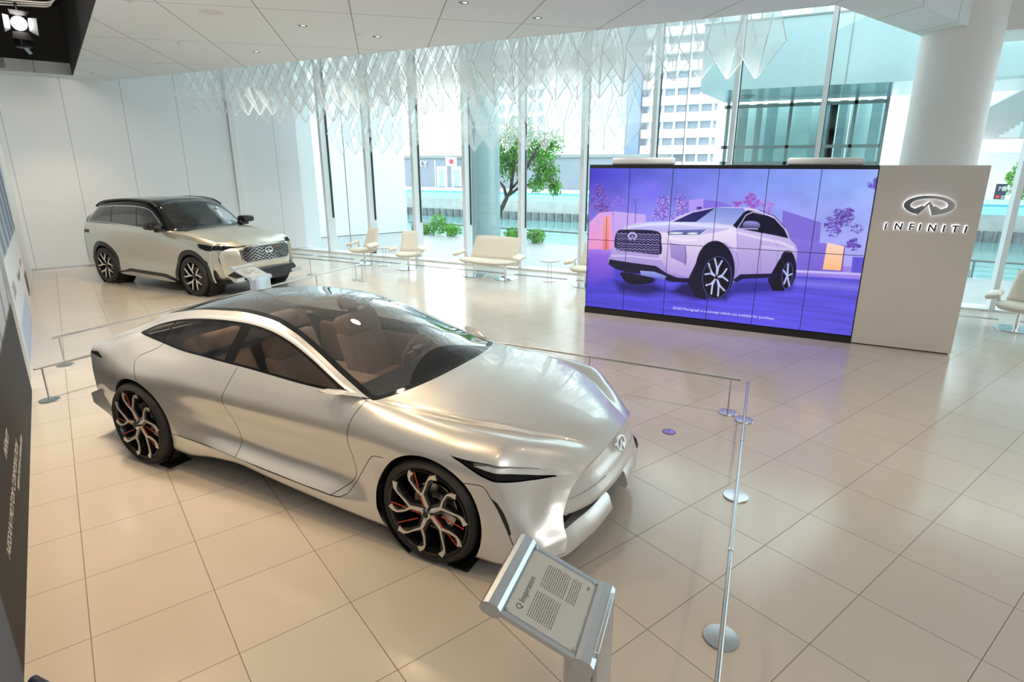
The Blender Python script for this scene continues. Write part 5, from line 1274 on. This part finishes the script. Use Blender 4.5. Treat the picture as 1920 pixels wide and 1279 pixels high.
    for a in range(nz):
        z = .985 - (.985 - .27) * a / (nz - 1); we = np.interp(z, [.27, .38, .58, .80, .90, .965, .985], [.72, .76, .80, .82, .78, .58, .30])
        for b in range(nw + 1):
            w = we * (-1 + 2 * b / nw); V.append(Vector((xs_f(w, z) + .03 * (1 - (w / max(we, .01)) ** 2) * (z < .97), yc - w, z)) - O)
    F = [(a * (nw + 1) + b, (a + 1) * (nw + 1) + b, (a + 1) * (nw + 1) + b + 1, a * (nw + 1) + b + 1) for a in range(nz - 1) for b in range(nw)]
    MB().add(V, F).build('front_bumper', M['paint2'], root, True, 60)
    X0 = -9.662
    def fx(w, z, off=0): return X0 - .06 * (abs(w) / .55) ** 2 + off + (z - .8) * -.06
    gp = [(-.46, .955), (.46, .955), (.56, .89), (.545, .72), (.47, .655), (-.47, .655), (-.545, .72), (-.56, .89)]
    def panel(poly, off, m, name, t=.02, sub=14):
        P = []
        for i in range(len(poly)):
            a = np.array(poly[i]); b = np.array(poly[(i + 1) % len(poly)])
            for q in range(sub): P.append(a + (b - a) * q / sub)
        n = len(P); vs = []
        for tt in (0, -t):
            vs += [Vector((fx(w, z, off + tt), yc - w, z)) - O for w, z in P]
        # strips across to keep the curve
        cx_, cz_ = sum(p[0] for p in P) / n, sum(p[1] for p in P) / n
        rings = [P]; 
        for s_ in (.75, .5, .25): rings.append([(cx_ + (p[0] - cx_) * s_, cz_ + (p[1] - cz_) * s_) for p in P])
        vs = []; fs = []
        for rg in rings: vs += [Vector((fx(w, z, off), yc - w, z)) - O for w, z in rg]
        for r_ in range(3): fs += [(r_ * n + i, r_ * n + (i + 1) % n, (r_ + 1) * n + (i + 1) % n, (r_ + 1) * n + i) for i in range(n)]
        fs.append(tuple(3 * n + i for i in range(n)))
        b0 = len(vs); vs += [Vector((fx(w, z, off - t), yc - w, z)) - O for w, z in P]; fs += [(i, (i + 1) % n, b0 + (i + 1) % n, b0 + i) for i in range(n)]
        return MB().add(vs, fs).build(name, m, root, True, 40)
    rg = []
    for i in range(len(gp)):
        for q in range(6): rg.append((gp[i][0] + (gp[(i + 1) % 8][0] - gp[i][0]) * q / 6, gp[i][1] + (gp[(i + 1) % 8][1] - gp[i][1]) * q / 6))
    MB().tube([Vector((fx(w, z, .004), yc - w, z)) - O for w, z in rg], .007, 8, closed=True).build('grille_surround', M['steel'], root, True, 60)
    gr = panel(gp, .004, M['matt_black'], 'grille_backing', .05)
    mesh = MB()
    for r_ in range(10):
        z0 = .672 + r_ * .0295; half = .545 - (.07 if r_ > 8 or r_ < 1 else 0)
        pts = []; n = 22
        for q in range(n + 1):
            w = -half + 2 * half * q / n; z = z0 + (.0075 if (q + r_) % 2 else -.0075); pts.append(Vector((fx(w, z, .012), yc - w, z)) - O)
        mesh.ribbon(pts, .0065, .006, (1, 0, 0))
    mesh.build('grille_mesh', M['chrome'], gr)
    link_mesh('emblem', emblem_mesh(.19, .12, .012), M['chrome'], root, T(*(Vector((X0 + .02, yc, .855)) - O)) @ RY(R(90)) @ RZ(R(90)))
    panel([(-.66, .50), (.66, .50), (.74, .42), (.60, .33), (-.60, .33), (-.74, .42)], -.01, M['black'], 'lower_grille', .2)
    for sd in (-1, 1):
        MB().box((-.02, -.17, -.035), (.05, .17, .035), T(*(Vector((-9.75, yc - sd * .62, .355)) - O)) @ RZ(sd * R(14))).build('skid_plate', M['alu'], root)
    MB().box((-9.80, yc - .45, .27), (-9.69, yc + .45, .34), mx).build('lower_lip', M['clad'], root)
    return root
suv = build_suv()

# ------------------------------------------------------------------ lounge seats
def arm_pad(parent, sx, wd):
    a = MB(); a.rbox((sx - .09, -.40, .475), (sx + .09, -.04, .545), .028, T(0, 0, 0) @ T(sx, -.2, .5) @ RY(R(-12 if sx > 0 else 12)) @ RX(R(-8)) @ T(-sx, .2, -.5))
    return a
def make_chair(w, label, cat, name, nb=1):
    """w = width of the seat; origin on the floor, front towards -Y"""
    r = empty(name, (0, 0, 0), 0, label, cat)
    s = MB(); hw = w / 2
    nx, ny = 14, 12; V = []; 
    for side in (1, -1):
        for i in range(nx + 1):
            for j in range(ny + 1):
                u = -1 + 2 * i / nx; v = j / ny     # v: 0 front, 1 back
                hwv = hw * (1.0 - .22 * v) * (1 - .10 * max(0, .3 - v) / .3 * u * u * 2)
                ed = (1 - abs(u) ** 6) ** .5 * (1 - abs(2 * v - 1) ** 8) ** .5
                z = .395 + .035 * u * u * (1 - v) - .03 * v + (.045 if side > 0 else -.075) * ed + (-.02 * (1 - v) ** 4)
                if side > 0: z -= .006 * (math.cos(u * PI * (4 if nb == 1 else 9)) > .9) + .004 * (math.cos(v * PI * 8) > .9)
                V.append((u * hwv, -.42 + .56 * v, z))
    n1_ = (nx + 1) * (ny + 1); F = []
    for q in (0, 1):
        for i in range(nx):
            for j in range(ny):
                a_ = q * n1_ + i * (ny + 1) + j; F.append((a_, a_ + ny + 1, a_ + ny + 2, a_ + 1))
    o = MB().add(V, F).build('seat', M['cream'], r, True, 60)
    # backrest
    bt = MB(); bw0, bw1 = hw * .70, hw * .56
    if nb == 2: bw0, bw1 = hw * .80, hw * .74
    V = []; nx, nz = 12, 12
    for side in (-1, 1):
        for i in range(nx + 1):
            for j in range(nz + 1):
                u = -1 + 2 * i / nx; t = j / nz; ed = (1 - abs(u) ** 8) ** .5 * (1 - abs(2 * t - 1) ** 10) ** .5
                bw = bw0 + (bw1 - bw0) * t; z = .40 + .50 * t - (.012 * u * u if t > .9 else 0)
                y = .08 + .20 * t + side * .045 * ed + (.004 * (abs(t - .5) < .05) if side < 0 else 0)
                V.append((u * bw, y, z))
    F = []; n1_ = (nx + 1) * (nz + 1)
    for q in (0, 1):
        for i in range(nx):
            for j in range(nz):
                a_ = q * n1_ + i * (nz + 1) + j; F.append((a_, a_ + nz + 1, a_ + nz + 2, a_ + 1))
    MB().add(V, F).build('backrest', M['cream'], r, True, 60)
    for sx in (-1, 1):
        X = sx * (hw * .93 + .04)
        MB().rbox((-.10, -.17, -.035), (.10, .17, .035), .03, T(X, -.16, .515) @ RY(R(14 * sx)) @ RX(R(8))).build('armrest', M['cream'], r, True, 60)
        MB().ribbon([(X * .92, .0, .50), (X * .86, .02, .36), (X * .80, .04, .30), (sx * .12, .02, .30)], .05, .012, (0, 1, 0)).build('arm_bracket', M['chrome'], r)
    for bx_ in ((0,) if nb == 1 else (-.42, .42)):
        MB().lathe([(0, 0), (.275, 0), (.28, .006), (.275, .012), (0, .016)], T(bx_, -.12, 0), 40).build('base_plate', M['chrome'], r, True, 30)
        MB().tube([(bx_, -.12, .012), (bx_, -.12, .34)], .026, 14).build('pillar', M['chrome'], r, True)
    MB().rbox((-hw * .6, -.2, .30), (hw * .6, .0, .335), .01).build('seat_pan', M['steel'], r, True)
    return r
spots_ = [((-10.42, 9.30), -4, 'cream leather swivel armchair beside the back wall end, leftmost of the lounge seats'),
          ((-9.02, 9.22), 28, 'cream leather swivel armchair between the small round table and the sofa'),
          ((-4.30, 9.25), 0, 'cream leather swivel armchair partly hidden behind the left edge of the video wall'),
          ((3.02, 9.12), -22, 'cream leather swivel armchair right of the logo wall, cut by the frame edge')]
ch0 = make_chair(.66, spots_[0][2], 'armchair', 'swivel_armchair')
for i, ((x, y), a, lab) in enumerate(spots_):
    o = ch0 if i == 0 else copy_tree(ch0); o.location = (x, y, 0); o.rotation_euler = (0, 0, R(a)); tag(o, lab, 'armchair', 'swivel armchairs along the windows')
sofa = make_chair(1.62, 'cream leather two seat sofa on two round chrome bases by the windows', 'sofa', 'two_seat_sofa', 2)
sofa.location = (-6.62, 9.18, 0); sofa.rotation_euler = (0, 0, R(-2))
def make_table():
    r = empty('side_table', (0, 0, 0), 0, 'x', 'table')
    MB().disc((0, 0, .44), .22, .022, 40).build('table_top', M['wallgrey'], r, True, 30)
    MB().disc((0, 0, 0), .155, .012, 40).build('base_plate', M['chrome'], r, True, 30)
    for s_ in (-1, 1): MB().tube([(s_ * .04, 0, .01), (s_ * .04, 0, .44)], .008, 8).build('leg', M['chrome'], r, True)
    return r
tb = make_table()
for i, (x, y, lab) in enumerate([(-9.87, 9.3, 'small round beige side table between the two left armchairs'), (-5.22, 9.3, 'small round beige side table right of the sofa')]):
    o = tb if i == 0 else copy_tree(tb); o.location = (x, y, 0); tag(o, lab, 'table', 'round side tables')

# ------------------------------------------------------------------ barrier rails
def barrier(label, pts, posts, h=.375, joints=()):
    o0 = Vector(pts[0]); r = empty('barrier_rail', (o0.x, o0.y, 0), 0, label, 'barrier')
    a, b = Vector((*pts[0], h)), Vector((*pts[1], h)); f = lambda v: Vector((v.x - o0.x, v.y - o0.y, v.z))
    MB().tube([f(a), f(b)], .0125, 12).build('top_bar', M['steel'], r, True, 40)
    for t in joints:
        p = a.lerp(b, t); d = (b - a).normalized() * .012; MB().tube([f(p - d), f(p + d)], .0155, 12).build('bar_joint', M['chrome'], r, True, 40)
    for t in posts:
        p = a.lerp(b, t); q = f(Vector((p.x, p.y, 0)))
        MB().tube([(q.x, q.y, .012), (q.x, q.y, h)], .009, 10).build('post', M['steel'], r, True)
        MB().lathe([(0, 0), (.093, 0), (.095, .006), (.092, .012), (.02, .016), (0, .016)], T(q.x, q.y, 0), 40).build('base_plate', M['steel'], r, True, 30)
    return r
def barrier2(label, A, B, posts, joints=()):
    L = (Vector(B) - Vector(A)).length
    return barrier(label, (A, B), [p / L for p in posts], joints=[j / L for j in joints])
barrier2('low steel barrier bar in front of the saloon nose, running towards the viewer', (-.425, 3.50), (-.02, -1.55), (.10, 1.62, 3.14, 4.7), (.03, 1.42, 2.88, 4.4))
barrier2('low steel barrier bar behind the saloon, facing the video wall', (-.50, 3.52), (-6.95, 3.56), (.09, 1.62, 3.2, 4.8, 6.3), ())
barrier2('low steel barrier bar behind the tail of the saloon, nearest the left wall', (-7.16, .44), (-7.04, 3.5), (.07, 1.5, 2.95), ())
barrier2('low steel barrier bar in front of the SUV grille, beginning by the left wall', (-8.30, 1.15), (-8.86, 7.42), (.07, 1.65, 3.2, 4.75, 6.2), ())
barrier2('low steel barrier bar along the far side of the SUV, parallel to the windows', (-8.98, 7.40), (-15.0, 7.32), (.12, 1.48, 3.0, 4.5, 5.9), ())

# ------------------------------------------------------------------ information stands
def make_stand(label):
    r = empty('information_stand', (0, 0, 0), 0, label, 'information stand')
    # local: +x = reader side (low edge), width along y, tilt down towards +x
    Wd, Ln = .42, .40; tilt = math.atan2(.15, .36)
    Mx = T(0, 0, .85) @ RY(tilt)
    MB().box((-.155, -Wd / 2 + .012, -.012), (.155, Wd / 2 - .012, .0), Mx).build('back_plate', M['alu'], r)
    for sx in (-1, 1):
        x0 = sx * .185
        prof = [(x0 - .042, -.02), (x0 - .036, .012), (x0 - .018, .022), (x0 + .018, .022), (x0 + .036, .012), (x0 + .042, -.02), (x0 + .02, -.034), (x0 - .02, -.034)]
        MB().prism(prof, 'y', -Wd / 2, Wd / 2, Mx).build('frame_bar', M['alu'], r)
    for sy in (-1, 1): MB().box((-.15, sy * (Wd / 2 - .012) - .009, -.014), (.15, sy * (Wd / 2 - .012) + .009, .005), Mx).build('side_bar', M['alu'], r)
    MB().box((-.14, -Wd / 2 + .03, .0005), (.14, Wd / 2 - .03, .002), Mx).build('sheet', mat('printed_sheet', (.68, .68, .67), .5), r)
    tx = MB(); random.seed(4)
    # text lines run along y (reader at +x): rows stack in x
    def rows(x0, n, y0, y1, st=.0085):
        for k in range(n):
            x = x0 + k * st; y = y0
            while y < y1 - .004:
                w = random.uniform(.006, .02); w = min(w, y1 - y); tx.box((x, y, .0022), (x + .0032, y + w, .0026), Mx); y += w + .003
    rows(-.062, 12, .012, .15, .0088); rows(-.062, 12, -.15, -.012, .0088); rows(.05, 5, .012, .15, .0085)
    tx.build('printed_text', mat('print_grey', (.16, .16, .17), .6), r)
    me = text_mesh('Q Inspiration', .034, .0002); link_mesh('heading', me, M['black'], r, Mx @ T(-.088, -.145, .0026) @ RZ(R(90)))
    link_mesh('small_logo', emblem_mesh(.018, .01, .0004), M['black'], r, Mx @ T(.118, .14, .0026) @ RZ(R(90)))
    MB().box((-.148, -Wd / 2 + .02, .007), (.148, Wd / 2 - .02, .010), Mx).build('acrylic_cover', M['acrylic'], r)
    for sx in (-1, 1):
        for sy in (-1, 1): MB().lathe([(0, .016), (.006, .015), (.0075, .0), (.0, .0)], Mx @ T(sx * .135, sy * (Wd / 2 - .032), 0), 14).build('cover_screw', M['chrome'], r, True)
    MB().rbox((.08, -.15, .02), (.20, .15, .79), .02, None).build('column', M['alu'], r, True, 50)
    MB().rbox((.195, -.16, .02), (.215, .16, .80), .006).build('column_edge', M['alu'], r, True, 50)
    MB().rbox((-.10, -.19, 0), (.26, .19, .02), .006).build('foot_plate', M['alu'], r, True, 50)
    return r
st1 = make_stand('grey aluminium information stand with printed sheet in the near foreground')
st1.location = (-.715, -.675, 0); st1.rotation_euler = (0, 0, R(8))
st2 = copy_tree(st1); st2.location = (-7.80, 3.70, 0); tag(st2, 'white topped aluminium information stand in front of the SUV bumper')

# ------------------------------------------------------------------ display boards on the left wall
def board(name, label, x0, x1, z0, z1, thick, paint, nx, nz, texts, frame=None):
    r = empty(name, (0, 0, 0), 0, label, 'display board'); r.matrix_world = LW @ T((x0 + x1) / 2, 0, 0)
    cx = (x0 + x1) / 2
    MB().box((x0 - cx, -.065, z0), (x1 - cx, thick - .002, z1)).build('board_panel', M['black'] if frame is None else M['alu'], r)
    xs = np.linspace(x0, x1, nx); zs = np.linspace(z0, z1, nz); A, B = np.meshgrid(xs, zs); col = paint(A.ravel(), B.ravel())
    me = D.meshes.new('printed_face'); v = np.stack([A.ravel() - cx, np.full(A.size, thick), B.ravel()], 1); idx = np.arange(nx * nz).reshape(nz, nx)
    q = np.stack([idx[:-1, :-1].ravel(), idx[1:, :-1].ravel(), idx[1:, 1:].ravel(), idx[:-1, 1:].ravel()], 1)
    me.vertices.add(len(v)); me.vertices.foreach_set('co', v.ravel()); me.loops.add(q.size); me.loops.foreach_set('vertex_index', q.ravel())
    me.polygons.add(len(q)); me.polygons.foreach_set('loop_start', np.arange(0, q.size, 4)); me.polygons.foreach_set('loop_total', np.full(len(q), 4)); me.update()
    ca = me.color_attributes.new('Col', 'FLOAT_COLOR', 'POINT'); ca.data.foreach_set('color', np.concatenate([col, np.ones((len(col), 1))], 1).ravel())
    me.materials.append(vcol_mat(name + '_print', 0, .75)); o = D.objects.new('printed_face', me); COL.objects.link(o); o.parent = r
    for (t, size, x, z, m) in texts:
        link_mesh('lettering', text_mesh(t, size, .0004), m, r, T(x - cx, thick + .0012, z) @ RZ(PI) @ RX(R(90)))
    return r
WT = mat('letter_white', (.75, .75, .75), .5); GT = mat('letter_grey', (.25, .26, .28), .5)
def paintA(x, z):
    c_ = np.tile(lin((38, 42, 50)), (len(x), 1)); up = z > 1.03
    c_[up] = lin((170, 178, 188)); m = up & (np.abs(((x * 1.7 + z * 1.1) % 1.4) - .7) < .16); c_[m] = lin((120, 130, 142))
    m = up & (z > 2.3) & (((x * .8) % 1.1) < .45); c_[m] = lin((205, 212, 220))
    m = (z < .6) & (x > 15.1); c_[m] = lin((92, 104, 124))
    return c_
def s_of(p): return (p - WL0).x / math.cos(LWA)
xA = 10.2
board('exhibition_board', 'large dark grey display board with white lettering on the left wall, nearest the viewer', xA, 21.5, .0, 4.3, .004, paintA, 220, 100,
      [('INFINITI', .115, 13.68, .60, WT), ('NISSAN MOTOR CORPORATION', .115, 14.58, .37, WT), ('NISSAN MOTOR CORPORATION', .07, 13.5, .28, WT)])
def paintB(x, z):
    c_ = np.tile(lin((222, 228, 236)), (len(x), 1))
    m = (z > 1.35) & (x > 4.8); c_[m] = lin((120, 138, 160)); m = (z > 1.35) & (x > 4.8) & (((x * 1.3 - z * .6) % 1.2) < .5); c_[m] = lin((168, 184, 204))
    m = (z < .62) & (z > .22) & (x > 3.2) & (x < 5.4); c_[m] = lin((95, 92, 100)); m = (z < .5) & (x > 6.2) & (x < 9.0); c_[m] = lin((190, 205, 230))
    return c_
board('poster_board', 'pale poster board with large grey letters on the left wall, beyond the dark board', 4.6, 9.45, .0, 3.4, -.02, paintB, 120, 80,
      [('QX60', .26, 9.0, .82, GT), ('Monograph', .2, 7.4, .80, GT), ('CONCEPT', .14, 6.0, .84, GT)], 1)
o = MB().box((9.48, -.055, .0), (10.17, -.01, 4.3)).build('board_edge_profile', M['alu']); o.matrix_world = LW; tag(o, 'tall satin metal profile between the pale poster board and the dark board', 'trim profile')

# ------------------------------------------------------------------ ceiling fittings
def downlight(px, py, r, lab, z=CEIL, bright=2.0):
    p = atz(px, py, z); e_ = empty('ceiling_downlight', (p.x, p.y, z), 0, lab, 'ceiling light', 'recessed downlights')
    MB().lathe([(r, -.001), (r * 1.18, -.006), (r * 1.2, 0), (r, .0)], None, 32).build('trim_ring', M['steel'], e_, True)
    MB().lathe([(0, -.0015), (r, -.0015)], None, 32).build('reflector', M['black'], e_)
    MB().lathe([(0, -.003), (r * .45, -.002), (0, -.0022)], T(r * .2, 0, 0), 20).build('lamp', mat('lamp_glow', (1, 1, 1), .5, emit=(1, .9, .75), estr=bright), e_)
for px, py, r, lab in [(567, 48, .065, 'small round recessed downlight left of the middle of the ceiling'), (707, 69, .065, 'small round recessed downlight close to the ceiling edge, above the tree'),
                       (870, 5, .065, 'small round recessed downlight cut by the top of the frame'), (1007, 34, .065, 'small round recessed downlight near the ceiling edge, rightmost of all'),
                       (480, 97, .055, 'tiny recessed downlight near the ceiling edge above the window corner')]:
    downlight(px, py, r, lab)
p = atz(396, 23, CEIL); m = MB().lathe([(0, -.012), (.12, -.012), (.14, -.004), (.15, 0)], T(p.x, p.y, CEIL), 40); tag(m.build('ceiling_speaker', M['wallgrey'], None, True), 'round cream ceiling speaker disc, largest of the ceiling fittings', 'speaker')
for i, (px, py) in enumerate([(244, 2), (174, 137), (297, 119), (336, 80), (675, 64)]):
    p = atz(px, py, CEIL); m = MB().lathe([(0, -.02), (.015, -.018), (.03, -.003), (.032, 0)], T(p.x, p.y, CEIL), 20)
    tag(m.build('ceiling_sprinkler', M['steel'], None, True), 'tiny ceiling sprinkler head ' + ['near the black recess at the top of the frame', 'close to the corner above the back wall', 'between the black recess corner and the hanging prisms', 'halfway between the round speaker and the back wall', 'just left of the downlight above the tree'][i], 'sprinkler', 'ceiling sprinklers')
# stage lamp in the black recess
q = atz(36, 44, 4.62)
sl = empty('stage_lamp', (q.x, q.y, 4.62), 0, 'lit studio lamp with barn doors inside the black ceiling recess', 'lamp')
tgt = (Vector((-1.5, 0, 1.0)) - q).normalized(); qm = tgt.to_track_quat('-Z', 'Y').to_matrix().to_4x4()
MB().lathe([(0, .22), (.10, .22), (.12, .18), (.12, 0), (.11, 0), (.11, .02)], qm, 28).build('housing', M['black'], sl, True, 40)
MB().lathe([(0, .01), (.105, .01)], qm, 28).build('lens', mat('lens_glow', (1, 1, 1), .5, emit=(1, .93, .88), estr=9), sl)
for k in range(4):
    MB().add([qm @ RZ(k * PI / 2) @ Vector(v) for v in ((-.10, .115, 0), (.10, .115, 0), (.13, .21, -.12), (-.13, .21, -.12))], [(0, 1, 2, 3)]).build('barn_door', M['alu'] if k % 2 else M['black'], sl, fix=False)
MB().tube([(0, 0, .1), (0, 0, 1.1)], .02, 8).build('yoke_pole', M['black'], sl)
q2 = atz(45, 88, 4.62)
s2_ = empty('stage_lamp', (q2.x, q2.y, 4.62), 0, 'unlit studio lamp head with pale flap below the lit lamp in the recess', 'lamp')
MB().rbox((-.12, -.1, -.02), (.12, .1, .2), .03).build('housing', M['black'], s2_, True); MB().add([(-.08, .0, .02), (.10, -.02, .02), (.14, .06, -.12), (-.04, .08, -.12)], [(0, 1, 2, 3)]).build('barn_door', M['alu'], s2_, fix=False)
MB().tube([(0, 0, .1), (0, 0, 1.1)], .02, 8).build('yoke_pole', M['black'], s2_)
for k in range(3):
    pts = [atz(x, y, 4.9 + k * .02) for x, y in ((-40, -8 + k * 5), (0, -2 + k * 5), (60, 3 + k * 4), (90, 4 + k * 4), (105 - k * 4, -4 + k * 3), (112 - k * 6, -25))]
    m = MB().tube([Vector(p) for p in catmull([tuple(p) for p in pts], 4)], .012, 6); tag(m.build('curved_cable_tray', M['white'], None, True), ['outermost', 'middle', 'innermost'][k] + ' of the three curved pale tubes inside the black ceiling recess', 'tube', 'curved tubes in the ceiling recess')
# round chrome floor socket
p = atz(1254, 810, 0); fs_ = empty('floor_socket', (p.x, p.y, 0), 0, 'round metal floor socket cover set in the tiles near the nose of the saloon', 'floor socket')
MB().lathe([(.055, .0005), (.056, .003), (.062, .003), (.064, .0005)], None, 40).build('ring', M['black'], fs_, True); MB().lathe([(0, .002), (.055, .002)], None, 40).build('cover', M['chrome'], fs_)
# handrail end at the bottom left of the frame
p = atz(62, 1276, .9)
hr = MB().tube([p, p + (atz(160, 1330, .9) - p) * 1.0], .016, 16); tag(hr.build('dark_handrail', mat('dark_blue_metal', (.03, .04, .08), .3), None, True), 'end of a dark blue handrail at the bottom left corner of the frame', 'handrail')
# black mats under the saloon tyres
for i, (x, y) in enumerate([(-4.70, .22), (-1.80, .25)]):
    m = MB().box((x - .02, y - .05, 0), (x + .13, y + .14, .012)).build('wheel_chock_plate', M['matt_black']); tag(m, ['thin black plate on the floor under the rear wheel of the saloon', 'thin black plate on the floor under the front wheel of the saloon'][i], 'plate')
